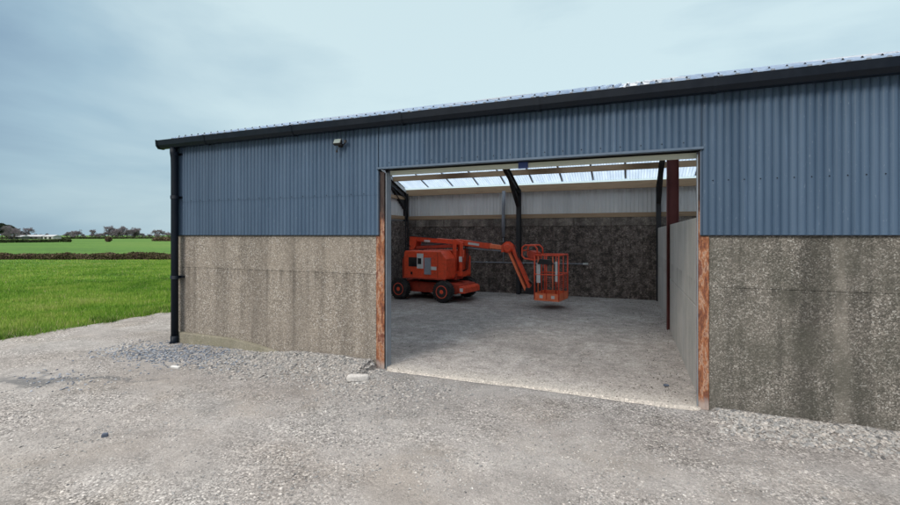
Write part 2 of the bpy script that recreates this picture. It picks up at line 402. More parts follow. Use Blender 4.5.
# ------------------------------------------------------------------ ground
def th(x, y):
    """height of the land: the yard is level, the pasture falls gently away"""
    r = np.hypot(x-CAM[0], y-CAM[1])
    d = np.clip((r-14)/55., 0, 1); d = d*d*(3-2*d)
    return -.95*d - .03 - np.clip((r-200)/400., 0, 1)*.6 + .5*(fbm(x/90., y/90., 3, 5)-.5)*np.clip((r-40)/80., 0, 1) + .07*(fbm(x/2.5, y/2.5, 3, 4)-.5)*np.clip((r-11)/5., 0, 1)
def edge_x(y): return -11.28 + .10*(y+1) - .012*np.clip(y+1, 0, 6)**2 + .5*(fbm(y/1.1+50, y*0.+3.2, 5, 8)-.5)
nr, na = 170, 288
rr = np.concatenate([[0], np.geomspace(1.5, 6000, nr-1)]); aa = np.linspace(0, 2*np.pi, na, endpoint=False)
rg, ag = np.meshgrid(rr, aa, indexing='ij'); gx = CAM[0]+rg*np.cos(ag); gy = CAM[1]+rg*np.sin(ag)
gz = th(gx, gy) - .05*(gx > edge_x(gy)+.5)
idx = np.arange(nr*na).reshape(nr, na)
F = np.stack([idx[:-1], idx[1:], np.roll(idx, -1, 1)[1:], np.roll(idx, -1, 1)[:-1]], -1).reshape(-1, 4)
npmesh('field', np.stack([gx, gy, gz], -1).reshape(-1, 3), F, M['field'], smooth=True, kind='structure')

def yz(x, y):
    """surface of the stoned yard"""
    z = .035*(fbm(x/1.1, y/1.1, 4, 2)-.5) + .012*(fbm(x/.16, y/.16, 3, 3)-.5)
    z = z + .05*np.exp(-((y+.06)/.34)**2)*((x > .9) | (x < -3.6))*(fbm(x/.35, y/.35, 2, 6)+.3)
    z = z + .09*np.exp(-((y+.05)/.30)**2)*np.clip((x+5.6)/.6, 0, 1)*(x < -3.55)
    inside = (y > -.10) & (x > -3.38) & (x < .74)
    z = np.where(inside, -.06, z - .004)
    z = np.where((y > .02) & (x > X0+.05), -.08, z)
    return z
xs = np.unique(np.concatenate([np.linspace(0, 1, 26)*(.0)+0, -11.5+np.arange(0, 52)*.05, np.arange(-8.9, 4.5, .05), np.geomspace(4.5, 60, 26)]))
ys = np.concatenate([-6-np.geomspace(.1, 40, 24)[::-1], np.arange(-6, .6, .05), .6+np.geomspace(.1, 60, 34)])
yg_x, yg_y = np.meshgrid(xs, ys, indexing='ij')
t_ = np.clip((-8.9-yg_x)/2.6, 0, 1)
sx = yg_x + t_*(edge_x(yg_y)+11.5)               # bend the west border along the grass edge
sz = yz(sx, yg_y)*np.clip((sx-edge_x(yg_y))/.3, 0.12, 1)
idx = np.arange(sx.size).reshape(sx.shape)
F = np.stack([idx[:-1,:-1], idx[1:,:-1], idx[1:,1:], idx[:-1,1:]], -1).reshape(-1, 4)
npmesh('gravel_yard', np.stack([sx, yg_y, sz], -1).reshape(-1, 3), F, M['yard'], smooth=True, kind='structure')

fx = np.arange(X0+.12, X1-.1, .12); fy = np.concatenate([[-.07, -.04], np.arange(0, DEP-.1, .12)])
FX, FY = np.meshgrid(fx, fy, indexing='ij')
FYw = np.where(FY < -.03, FY + .05*(fbm(FX/.4, FX*0+1.5, 3, 9)-.5), FY)
FZ = .014 + .018*(fbm(FX/.8, FY/.8, 4, 12)-.5); FZ = np.where(FY < -.06, -.05, FZ)
msk = ((FX > -3.45) & (FX < .80)) | (FY > .12)
FYw = np.where(msk, FYw, .13)
idx = np.arange(FX.size).reshape(FX.shape)
F = np.stack([idx[:-1,:-1], idx[1:,:-1], idx[1:,1:], idx[:-1,1:]], -1).reshape(-1, 4)
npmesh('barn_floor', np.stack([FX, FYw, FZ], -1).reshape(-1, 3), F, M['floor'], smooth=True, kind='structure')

# ---- loose stones
phi = (1+5**.5)/2
ICO = np.array([(-1,phi,0),(1,phi,0),(-1,-phi,0),(1,-phi,0),(0,-1,phi),(0,1,phi),(0,-1,-phi),(0,1,-phi),(phi,0,-1),(phi,0,1),(-phi,0,-1),(-phi,0,1)])/1.902
IF = np.array([(0,11,5),(0,5,1),(0,1,7),(0,7,10),(0,10,11),(1,5,9),(5,11,4),(11,10,2),(10,7,6),(7,1,8),(3,9,4),(3,4,2),(3,2,6),(3,6,8),(3,8,9),(4,9,5),(2,4,11),(6,2,10),(8,6,7),(9,8,1)])
def stones(name, P, size, mat, tint=None, **props):
    n = len(P)
    V = ICO[None]*(1+.35*rng.uniform(-1, 1, (n, 12, 1)))*np.stack([size*rng.uniform(.7,1.5,n), size*rng.uniform(.7,1.2,n), size*rng.uniform(.4,.8,n)], -1)[:, None]
    a = rng.uniform(0, 6.28, n); c, s = np.cos(a)[:,None], np.sin(a)[:,None]
    x = V[...,0]*c - V[...,1]*s; y = V[...,0]*s + V[...,1]*c; z = V[...,2] + x*rng.uniform(-.4,.4,(n,1))
    V = np.stack([x, y, z], -1) + P[:, None]
    F = IF[None] + (np.arange(n)*12)[:,None,None]
    tt = tint if tint is not None else rng.beta(2., 2., n)
    return npmesh(name, V.reshape(-1,3), F.reshape(-1,3), mat, attr=np.repeat(tt, 20), **props)
def pts(n, x0, x1, y0, y1, keep=None):
    x = rng.uniform(x0, x1, n); y = rng.uniform(y0, y1, n)
    k = ~((y > -.07) & (x > X0-.02)) & (x > edge_x(y)+.1)
    if keep is not None: k &= keep(x, y)
    x, y = x[k], y[k]; return np.stack([x, y, yz(x, y)], -1)
P1 = pts(52000, -8.5, 4, -5.6, -.07, lambda x, y: rng.uniform(0,1,x.size) < .10 + 1.2*np.clip(fbm(x/1.2, y/1.2, 4, 21)-.45, 0, 1)*3)
s1 = .004 + .015*rng.beta(1.1, 5.5, len(P1))
P2 = pts(9000, .85, 5.5, -.75, -.07, lambda x, y: rng.uniform(0,1,x.size) < np.exp((y+.1)*2.6))
s2 = .010 + .024*rng.beta(1.5, 4, len(P2))
P3 = pts(9000, -6.3, -3.3, -1.2, -.07, lambda x, y: rng.uniform(0,1,x.size) < np.exp((y+.1)*2.2))
s3 = .010 + .022*rng.beta(1.4, 4.5, len(P3))
P4 = pts(2600, -3.6, -1.6, -1.9, -.3, lambda x, y: rng.uniform(0,1,x.size) < np.exp(-((x+2.9)/.7)**2-((y+.7)/.6)**2))
s4 = .008 + .02*rng.beta(1.4, 5, len(P4))
P = np.concatenate([P1,P2,P3,P4]); sz_ = np.concatenate([s1,s2,s3,s4]); P[:,2] += sz_*.15
stones('loose_gravel', P, sz_, M['stone'], kind='stuff', label='pale crushed stone scattered over the yard and banked along the shed walls')
P5 = pts(6500, -8.7, -5.2, -1.9, -.05, lambda x, y: rng.uniform(0,1,x.size) < 1.1*np.exp(-((y+.55-.1*(x+7))/.42)**2)*np.exp(-((x+7.1)/1.1)**2))
P5b = pts(160, -8.1, -6.5, -2.6, -1.6, lambda x, y: rng.uniform(0,1,x.size) < np.exp(-((y+2.1)/.3)**2))
P5 = np.concatenate([P5, P5b]); s5 = .010 + .020*rng.beta(1.4, 4, len(P5)); P5[:,2] += s5*.15
stones('blue_chippings', P5, s5, M['bluestone'], kind='stuff', label='blue grey stone chippings spread round the foot of the downpipe')

P6 = []
for x0, x1, y0, y1, n in ((-7.6,.7,7.9,9.1,900), (-7.6,.7,.2,9.1,1500), (.2,.74,.3,8.5,500), (-3.3,.7,-.02,.6,260)):
    P6.append(np.stack([rng.uniform(x0,x1,n), rng.uniform(y0,y1,n), np.full(n,.018)], -1))
P6 = np.concatenate(P6)
stones('floor_debris', P6, .004+.014*rng.beta(1.1,6,len(P6)), M['debris'], kind='stuff', label='small stones and dark litter scattered over the shed floor')

def rock(name, loc, dims, mat, tint, rz=0, **props):
    n = 3; me = MB(); import bmesh
    bm = bmesh.new(); bmesh.ops.create_icosphere(bm, subdivisions=3, radius=1)
    for v in bm.verts:
        p = v.co; q = Vector([math.copysign(abs(c)**.55, c) for c in p])
        k = 1 + .13*(float(fbm(np.array([p.x*1.7+9+loc[0]]), np.array([p.y*1.7+p.z*2.1+5]), 3, 31)[0])-.5)*2
        v.co = Vector((q.x*dims[0], q.y*dims[1], q.z*dims[2]))*k
    m = bpy.data.meshes.new(name); bm.to_mesh(m); bm.free()
    a = m.attributes.new('tint', 'FLOAT', 'FACE'); a.data.foreach_set('value', [tint]*len(m.polygons))
    o = link(name, m, mat, **props); o.location = loc; o.rotation_euler = (0, .06, rz); return o
rock('broken_block', (-3.45,-.66,.045), (.15,.06,.05), M['stone'], .93, R(38), label='broken pale concrete block lying on the gravel in front of the left door post', category='rubble')
rock('stone', (-4.83,-3.03,.012), (.028,.018,.026), M['bluestone'], .05, 1., label='small dark stone alone on the open gravel in the left foreground', category='stone')
rock('stone', (.44,.63,.03), (.035,.016,.014), M['bluestone'], .05, .3, label='dark flat stone just inside the doorway near the right door post', category='stone')
rock('stone', (-6.35,-1.15,.012), (.075,.035,.02), M['stone'], 1., .2, label='flat white stone on the gravel in front of the damp patch, left of the downpipe', category='stone')

# ---- grass blades of the near pasture
def blades(n, rmin, rmax, h0, h1, w):
    r = rmin*(rmax/rmin)**rng.uniform(0, 1, n)
    b = R(90)+rng.uniform(R(44), R(84), n)
    x = CAM[0]+r*np.cos(b); y = CAM[1]+r*np.sin(b)
    k = x < edge_x(y)-.12+.75*(fbm(x*2.5, y*2.5, 4, 77)-.35)*(rng.uniform(0,1,n)**.5); x, y, r = x[k], y[k], r[k]
    pn = fbm(x/.7, y/.7, 3, 40); n = len(x)
    h = rng.uniform(h0, h1, n)*(.4+1.2*pn)*np.clip(.5+(edge_x(y)-x)*1.5, .35, 1.); ww = w*(r/14)**.7
    a = rng.uniform(0, 6.28, n); lean = rng.uniform(0, .6, n)*h; la = rng.uniform(0, 6.28, n)
    z = th(x, y)+.0
    V = np.stack([np.stack([x-ww*np.cos(a), y-ww*np.sin(a), z-.01], -1), np.stack([x+ww*np.cos(a), y+ww*np.sin(a), z-.01], -1),
                  np.stack([x+lean*np.cos(la), y+lean*np.sin(la), z+h], -1)], 1)
    t = np.clip(-.02 + .75*pn + .9*(fbm(x/4., y/1.6, 4, 44)-.35) + rng.normal(0, .13, n), 0, .9)
    strw = rng.uniform(0,1,n) < .03 + .3*np.exp(-(edge_x(y)-x)/.25); t[strw] = 1.
    return V, t
Va, ta = blades(200000, 10.0, 26, .05, .12, .008)
Vb, tb = blades(130000, 22, 75, .06, .12, .010)
cy = rng.uniform(-4, 7, 90); cx = edge_x(cy)+rng.normal(-.05, .22, 90); m_ = 160
x = np.repeat(cx, m_)+rng.normal(0, .07, 90*m_); y = np.repeat(cy, m_)+rng.normal(0, .09, 90*m_); n = 90*m_
h = np.repeat(rng.uniform(.06, .17, 90), m_)*rng.uniform(.5, 1.2, n); a = rng.uniform(0, 6.28, n); la = rng.uniform(0, 6.28, n); ln = rng.uniform(.1, .8, n)*h; z = th(x, y)+.02
Vc = np.stack([np.stack([x-.006*np.cos(a), y-.006*np.sin(a), z-.02], -1), np.stack([x+.006*np.cos(a), y+.006*np.sin(a), z-.02], -1), np.stack([x+ln*np.cos(la), y+ln*np.sin(la), z+h], -1)], 1)
tc_ = np.clip(np.repeat(rng.uniform(0, .5, 90), m_)+rng.normal(0, .12, n), 0, 1); tc_[rng.uniform(0,1,n) < .12] = 1.
Va = np.concatenate([Va, Vc]); ta = np.concatenate([ta, tc_])
V = np.concatenate([Va, Vb]); n = len(V)
npmesh('grass', V.reshape(-1,3), np.arange(3*n).reshape(-1,3), M['grass'], attr=np.concatenate([ta,tb]), kind='stuff', label='bright green short grass of the pasture beside the stone track')

# ---- hedges and trees
def polar(px, depth):
    """a place on the land: px = bearing as an image column of the photo, depth along the view axis in metres"""
    u = px-450.; xc = depth*u/450.
    x = math.cos(YAW)*xc - math.sin(YAW)*depth; y = CAM[1] + math.sin(YAW)*xc + math.cos(YAW)*depth
    return x, y
def hedge(name, a, b, w, h, n, size, mat, seed, gap=0, **props):
    A = np.array(a); B = np.array(b); L = np.linalg.norm(B-A); d = (B-A)/L; nn = np.array([-d[1], d[0]])
    c = (A+B)/2
    s = rng.uniform(-L/2, L/2, n); lump = fbm(s/2.2+50, s*0+seed, 4, seed)
    hh = h*(.62+.75*lump); ww = w*(.7+.6*fbm(s/1.7, s*0+seed+4, 3, seed))
    th_ = rng.uniform(0, np.pi, n); rad = rng.uniform(.35, 1, n)**.5
    q = ww/2*rad*np.cos(th_); zz = hh*rad*np.sin(th_)**.7
    x = s*d[0]+q*nn[0]; y = s*d[1]+q*nn[1]; z = th(x+c[0], y+c[1])-float(th(c[0], c[1]))+zz-.05
    cc = np.stack([x,y,z], -1)
    tri = rng.normal(0, size, (n,3,3)); tri[:,:,2] *= 1.2
    t = np.clip(.15+.9*fbm(s/1.1+9, s*0+zz, 3, seed+2)*rng.uniform(.5,1.3,n)+.15*(zz/h-.5), 0, 1)
    o = npmesh(name, (cc[:,None]+tri).reshape(-1,3), np.arange(3*n).reshape(-1,3), mat, attr=t, **props)
    o.location = (c[0], c[1], float(th(c[0], c[1]))); return o
hedge('hedge', polar(-420, 57), polar(230, 54), 1.4, .72, 90000, .075, M['hedge'], 3, label='long low brown winter hedge across the far side of the near pasture', category='hedge')
hedge('hedge', polar(-300, 110), polar(70, 205), 1.6, 1.3, 14000, .2, M['hedge_far'], 14, label='short dark green hedge in the middle distance at the left, ending at a bush', category='hedge')
hedge('hedge', polar(60, 430), polar(260, 400), 4, 1.2, 9000, .5, M['hedge_far'], 24, label='far hedge line at the foot of the row of bare trees', category='hedge')
hedge('hedge', polar(154, 230), polar(210, 220), 3., 2.0, 7000, .22, M['hedge'], 34, label='tan scrubby hedge on the skyline field close to the shed corner', category='hedge')
hedge('hedge', polar(-420, 470), polar(62, 430), 4, 1.2, 20000, .5, M['hedge_far'], 27, label='far hedge line along the foot of the white farm buildings', category='hedge')

def bare_tree(name, H, W, seed, mat_t, evergreen=False, **props):
    rs = random.Random(seed); root = empty(name, (0,0,0), **props)
    tr = MB(); tris = []; tt = []
    def grow(p, d, L, r, lv):
        q = p + d*L
        if lv <= 2: tr.tube([p, p.lerp(q,.5)+Vector((rs.uniform(-.04,.04)*L, rs.uniform(-.04,.04)*L, 0)), q], r, 6, False, r*.6)
        else:
            a = d.cross(Vector((rs.uniform(-1,1), rs.uniform(-1,1), rs.uniform(-1,1)))).normalized()*max(r*1.2, .036*H/9)
            tris.append((p-a, p+a, q)); tt.append(rs.random())
        if lv >= 6: return
        k = 4 if lv < 3 else 5
        for i in range(k):
            ax = Vector((rs.uniform(-1,1), rs.uniform(-1,1), rs.uniform(-.35,.9)))
            nd = (d*.75 + ax*(.95 if lv else .85)).normalized()
            nd.x *= W; nd.y *= W; nd.normalize()
            grow(p.lerp(q, rs.uniform(.12 if lv == 0 else .35, 1.)), nd, L*rs.uniform(.58,.80), r*.55, lv+1)
    grow(Vector((0,0,-.2)), Vector((0,0,1)), H*.36, H*.024, 0)
    tr.build('trunk', M['bark'], root)
    V = np.array([[tuple(c) for c in t] for t in tris], np.float32)
    if evergreen:
        n = 5000; th_ = rng.uniform(0, 6.28, n); ph = rng.uniform(-.25, 1, n)**1; rad = rng.uniform(.5,1,n)**.5
        c = np.stack([np.cos(th_)*rad*np.sqrt(np.clip(1-ph**2,0,1))*H*.42*W, np.sin(th_)*rad*np.sqrt(np.clip(1-ph**2,0,1))*H*.42*W, H*.5+ph*H*.5], -1)
        c *= (1+.25*(fbm(th_*1.5, ph*3, 3, seed)-.5))[:,None]
        V = c[:,None]+rng.normal(0, H*.022, (n,3,3)); tt = rng.uniform(0,1,n)
    npmesh('crown', V.reshape(-1,3), np.arange(len(V)*3).reshape(-1,3), mat_t, root, attr=np.array(tt))
    return root
def dup(root, loc, rz, sc, label):
    r = root.copy(); COL.objects.link(r)
    for ch in list(root.children):
        c = ch.copy(); COL.objects.link(c); c.parent = r
    r.location = loc; r.rotation_euler = (0,0,rz); r.scale = (sc,)*3; r['label'] = label; return r
G = 'bare winter trees on the skyline'
protos = [bare_tree('bare_tree', 9, 1.15, 3, M['twig'], category='tree', group=G), bare_tree('bare_tree', 9, 1.0, 8, M['twig'], category='tree', group=G), bare_tree('bare_tree', 9, 1.35, 15, M['twig'], category='tree', group=G)]
ever = bare_tree('evergreen_tree', 9, 1.1, 5, M['needles'], True, category='tree', group='evergreen trees on the skyline')
used = set()
#          px, depth, height, proto, label
trees = [
 (2, 400, 14, 'e', 'dark evergreen at the left edge of the photo, above the white barns'),
 (9, 405, 12.5, 'e', 'dark evergreen second from the left edge, tallest of the clump by the barns'),
 (-8, 395, 13, 1, 'bare tree cut by the left edge of the photo'),
 (6, 380, 9, 0, 'bare pinkish tree in front of the dark evergreens at the left edge'),
 (14, 390, 10, 2, 'bare tree between the dark evergreens and the first white barn'),
 (21, 425, 8.5, 1, 'single bare tree behind the gap between the two low barns'),
 (27.5, 430, 8.5, 0, 'bare tree standing over the middle low barn'),
 (34, 440, 5, 2, 'small bare tree behind the white end barn'),
 (40, 450, 4.5, 1, 'smallest bare tree right of the barns'),
 (47, 450, 4.2, 0, 'low bare tree between the barns and the open skyline'),
 (68, 440, 7, 2, 'rounded bare tree, first right of the open skyline gap'),
 (73, 445, 6, 0, 'bare tree close behind the rounded tree at the skyline gap'),
 (78, 430, 8, 1, 'thin pale bare tree between the rounded tree and the green gap'),
 (83, 445, 5, 2, 'low bare tree right of the thin pale tree'),
 (92, 430, 7, 0, 'dark rounded tree alone left of the big group of bare trees'),
 (97, 440, 5, 1, 'low tree just right of the lone dark rounded tree'),
 (102, 440, 5.5, 2, 'low tree at the left foot of the big group of bare trees'),
 (108, 425, 9.6, 0, 'first tall tree at the left end of the big group of bare trees'),
 (113, 430, 10, 2, 'second tall tree of the big group of bare trees'),
 (118, 425, 9.4, 1, 'third tree of the big group of bare trees'),
 (123, 430, 9.4, 0, 'fourth tree in the middle of the big group of bare trees'),
 (128, 425, 9.0, 2, 'fifth tree of the big group of bare trees'),
 (133, 425, 9.6, 1, 'dense sixth tree near the right end of the big group'),
 (138, 430, 8.2, 0, 'last tree at the right end of the big group of bare trees'),
 (143, 440, 5.5, 2, 'low bare tree right after the big group'),
 (149, 445, 4.5, 1, 'small bare tree between the big group and the tree by the shed'),
 (156, 420, 6.5, 0, 'bare tree left of the wide crowned tree near the shed corner'),
 (162, 410, 8.4, 2, 'wide crowned bare tree nearest the shed corner'),
 (169, 430, 6, 1, 'bare tree partly hidden by the corner of the shed'),
]
for i, (px, dp, h, k, lab) in enumerate(trees):
    x, y = polar(px, dp); src = ever if k == 'e' else protos[k]; sc = h/9*(1.0 if k == 'e' else 1.5)
    loc = (x, y, float(th(x, y))); rz = i*1.7
    if id(src) not in used:
        used.add(id(src)); first = src; src.location = loc; src.rotation_euler = (0,0,rz); src.scale = (sc,)*3; src['label'] = lab
    else: dup(src, loc, rz, sc, lab)
def bush(px, dp, h, w, mat, **props):
    n = 1500; x, y = polar(px, dp); d = rng.normal(0, 1, (n,3)); d /= np.linalg.norm(d, axis=1)[:,None]
    c = d*rng.uniform(.5, 1, (n,1))*np.array([w/2, w/2, h*.5]); c[:,2] += h*.5
    o = npmesh('bush', (c[:,None]+rng.normal(0, h*.07, (n,3,3))).reshape(-1,3), np.arange(3*n).reshape(-1,3), mat, attr=rng.uniform(0,1,n), **props)
    o.location = (x, y, float(th(x,y))-.1)
bush(108.5, 200, 2.6, 2.6, M['hedge'], label='lone brown bush in the far field below the big group of trees', category='bush')
bush(69, 198, 1.5, 1.9, M['hedge_far'], label='round dark bush at the right end of the short green hedge', category='bush')

# far white farm buildings
def far_barn(px0, px1, dp, h, label, wallc, rfc):
    a = Vector((*polar(px0, dp), 0)); b = Vector((*polar(px1, dp), 0)); c = (a+b)/2; L = (b-a).length
    e = empty('barn', (c.x, c.y, float(th(c.x,c.y))), math.atan2(b.y-a.y, b.x-a.x), label=label, category='barn', group='low white farm buildings far off')
    w = MB(); w.prism([(-L/2,-.5),(L/2,-.5),(L/2,h*.6),(-L/2,h*.6)], 0, 9); w.build('wall', wallc, e)
    r = MB(); M_ = None
    r.add([(-L/2-.4,-.4,h*.6),(L/2+.4,-.4,h*.6),(L/2+.4,4.5,h),(-L/2-.4,4.5,h),(L/2+.4,9.4,h*.6),(-L/2-.4,9.4,h*.6)], [(0,1,2,3),(3,2,4,5),(0,3,5),(1,4,2),(0,5,4,1)]); r.build('roof', rfc, e)
    for k in (-.25, .2):
        d = MB(); d.box(k*L-1.1, k*L+1.1, -.06, .02, -.3, h*.5); d.build('door', M['steel'], e)
wht = paint('white_render', (.52,.52,.50), .8, .1); rfl = paint('pale_sheet_roof', (.42,.43,.44), .6, .1); drk = paint('dark_timber_wall', (.10,.11,.10), .8, .2)
far_barn(8, 21, 405, 3.6, 'leftmost of the three far farm buildings, long and low beneath the evergreens', drk, rfl)
far_barn(24, 41, 415, 3.9, 'middle and longest of the three far farm buildings, pale roof over a dark wall', drk, rfl)
far_barn(43, 53, 412, 3.8, 'rightmost far farm building, short with a white wall', wht, rfl)

# ------------------------------------------------------------------ the shed
shed = empty('farm_shed', (0,0,0), label='long blue grey clad farm shed with concrete lower walls and a wide open doorway', category='shed')
def wall_front(x0, x1, mat, name='concrete_wall', **p):
    m = MB(); J = 1.40
    m.box(x0, x1, 0, .15, -.3, J-.001); m.box(x0, x1, .0005, .15, J+.001, 2.5); m.box(x0+.01, x1-.01, .02, .14, J-.02, J+.02)
    return m.build(name, mat, shed, bevel=.006, **p)
wall_front(X0+.04, -3.56, M['wall_l'], label='buff speckled concrete wall panel left of the doorway')
wall_front(.845, X1-.02, M['wall_r'], label='dark weathered concrete wall panel right of the doorway')
# rear and end walls
m = MB()
for z0, z1 in ((-.3, 1.247), (1.253, 2.29)): m.box(X0+.04, X1-.04, DEP-.17+.002*(z0>0), DEP, z0, z1)
m.box(X0+.06, X1-.06, DEP-.15, DEP-.01, 1.2, 2.3)
m.build('concrete_wall', M['wall_in'], shed, bevel=.004, label='black stained concrete rear wall')
m = MB(); m.box(X0+.04, X1-.04, DEP-.176, DEP, 2.302, 2.56); m.build('upper_course', M['wall_top'], shed, bevel=.004)
m = MB(); m.box(X0+.042, X0+.19, .152, DEP-.172, -.3, 2.5); m.build('concrete_wall', M['wall_in'], shed, label='stained concrete end wall')
m = MB(); m.box(X1-.19, X1-.042, .152, DEP-.172, -.3, 2.5); m.build('concrete_wall', M['wall_in'], shed, label='stained concrete end wall')
m = MB(); m.prism([(-7.78,-.2),(-5.30,-.2),(-5.42,.075),(-5.9,.15),(-6.4,.205),(-7.78,.215)], -.09, -.004); m.build('plinth', M['plinth'], shed, bevel=.012)

# front cladding
PI_, DE = .0762, .019
def front_clad(x0, x1, z0, z1, y=-.025, name='cladding'):
    m = corr((x0, y, z0), (1,0,0), (0,0,1), (0,-1,0), x1-x0, z1-z0, PI_, DE)
    return m
mc = front_clad(X0, -3.5, 2.0, 2.645); corr((X0, -.030, 2.605), (1,0,0), (0,0,1), (0,-1,0), -3.5-X0, EAVE+.02-2.605, PI_, DE, mc)
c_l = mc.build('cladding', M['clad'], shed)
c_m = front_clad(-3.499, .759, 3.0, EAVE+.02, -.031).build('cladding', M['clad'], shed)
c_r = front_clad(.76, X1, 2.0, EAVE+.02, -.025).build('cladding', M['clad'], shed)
def bolts(parent, z, xs, y=-.05, r=.0045):
    proto = None
    for x in xs:
        if proto is None:
            m = MB(); m.lathe([(0, r*1.5), (-.003, r*1.5), (-.0031, r), (-.010, r*.9)], (0,0,0), 'y', 8); proto = m.build('bolt', M['gutter'], parent); proto.location = (x, y, z)
        else:
            o = proto.copy(); COL.objects.link(o); o.parent = parent; o.location = (x, y, z)
k = lambda i, x0: x0 + PI_*(i+.5)
bolts(c_l, 2.625, [k(i, X0) for i in range(3, 56, 3)], -.0495)
bolts(c_m, 3.07, [k(i, -3.499) for i in range(2, 55, 3)], -.050)
bolts(c_r, 2.62, [k(i, .76) for i in range(1, 26, 2)], -.0445)
# vertical sheet laps (raised free edges)
for x, z0, par in [(-3.5, 3.0, c_l), (.758, 2.0, c_r)]:
    m = MB(); m.box(x-.0015, x+.0015, -.0535, -.026, z0+.002, EAVE); m.build('sheet_lap', M['flash'], par)
# flashings
m = MB(); m.box(X0-.012, X0+.05, -.056, -.0505, 2.0, EAVE); m.box(X0-.012, X0-.006, -.05, .06, 2.0, EAVE); m.build('corner_flashing', M['flash'], shed)
m = MB(); m.box(-3.52, .78, -.066, -.0525, 2.985, 3.012); m.box(-3.52, .78, -.052, .0, 2.982, 2.988); m.build('head_flashing', M['flash'], shed)
m = MB(); m.box(X0, -3.5, -.0245, -.004, 1.985, 2.004); m.build('drip_strip', M['steel'], shed)
m = MB(); m.box(.76, X1, -.0245, -.004, 1.985, 2.004); m.build('drip_strip', M['steel'], shed)
m = MB(); m.box(-3.507, -3.492, -.058, .02, 2.0, 2.952); m.build('jamb_trim', M['flash'], shed)
m = MB(); m.box(.748, .7585, -.058, .02, 2.0, 2.952); m.build('jamb_trim', M['flash'], shed)
# rear + end cladding (pale inside)
m = corr((X0, DEP-.03, 2.565), (1,0,0), (0,0,1), (0,-1,0), X1-X0, roof_z(DEP)-.03-2.565, .12, .018, kind='trap'); m.build('lining_sheet', M['lining'], shed)
m = corr((X0, DEP+.01, 2.0), (1,0,0), (0,0,1), (0,1,0), X1-X0, EAVE-2.0, PI_, DE); m.build('cladding', M['clad'], shed)
gab = lambda y0: (lambda s: roof_z(min(max(y0+s, .01), DEP-.01))-.03-2.0)
for sgn, x in ((-1, X0), (1, X1)):
    corr((x, .0, 2.0), (0,1,0), (0,0,1), (sgn,0,0), DEP, 1, PI_, DE, slope=gab(0)).build('cladding', M['clad'], shed)
    corr((x-sgn*.10, .16, 2.52), (0,1,0), (0,0,1), (-sgn,0,0), DEP-.36, 1, .12, .016, kind='trap', slope=lambda s: roof_z(.16+s)-.08-2.52).build('lining_sheet', M['lining'], shed)
# ---- steel frames
def I_section(mb, a, b, depth, width, up, tf=.012, tw=.010):
    a = Vector(a); b = Vector(b); u = Vector(up).normalized()
    d = (b-a).normalized(); r = d.cross(u).normalized(); u = r.cross(d).normalized()
    mb.bar(a, b, tw, depth-2*tf, u)
    for s_ in (-1, 1): mb.bar(a+u*s_*(depth/2-tf/2), b+u*s_*(depth/2-tf/2), width, tf, u)
for x in FR:
    for yc in (.14, DEP-.29):
        if yc < 1 and x in (-3.475, .80): continue
        if x in (-7.74, 9.38) and yc < 1: yc = .25
        m = MB(); I_section(m, (x, yc, -.05), (x, yc, EAVE-.08), .20, .13, (0,1,0)); m.build('stanchion', M['steel'], shed)
    for s_ in (0, 1):
        y0 = .14 if s_ == 0 else DEP-.29
        e0 = Vector((x, y0, EAVE-.20)); e1 = Vector((x, RY, roof_z(RY)-.31))
        m = MB(); I_section(m, e0, e1, .20, .12, (0,0,1))
        g = 1 if s_ == 0 else -1
        # haunch: a tapering web under the rafter at the eaves
        a = Vector((x, y0, EAVE-.30)); hz = .42
        dn = e1-e0; p1 = e0 + dn*.27
        m.add([(x-.006, y0, EAVE-.28), (x-.006, y0, EAVE-.28-hz), (x-.006, p1.y, p1.z-.09), (x+.006, y0, EAVE-.28), (x+.006, y0, EAVE-.28-hz), (x+.006, p1.y, p1.z-.09)],
              [(0,1,2),(5,4,3),(0,3,4,1),(1,4,5,2),(2,5,3,0)])
        m.bar((x, y0+g*.08, EAVE-.28-hz), (x, p1.y, p1.z-.10), .12, .012, (0,0,1))
        m.build('rafter', M['steel'], shed)
# ---- purlins and rails
def purlin(y, dz, w=.065, h=.17):
    z = roof_z(y) - .025 - h/2 - dz
    m = MB(); m.box(X0+.13, X1-.13, y-w/2, y+w/2, z-h/2, z+h/2); m.build('purlin', M['timber'], shed)
for y in (.22, 1.38, 2.6, 3.7, 4.45, 4.85, 5.6, 6.9, 8.15): purlin(y, .01)
m = MB(); m.box(X0+.13, X1-.13, DEP-.185, DEP-.125, 3.455, 3.68); m.build('eaves_beam', M['timber'], shed)
m = MB(); m.box(X0+.13, X1-.13, DEP-.185, DEP-.065, 2.565, 2.70); m.build('side_rail', M['timber'], shed)
for z in (2.58, 3.3):
    m = MB(); m.box(X0+.13, X0+.19, .4, DEP-.42, z, z+.12); m.build('side_rail', M['timber'], shed)
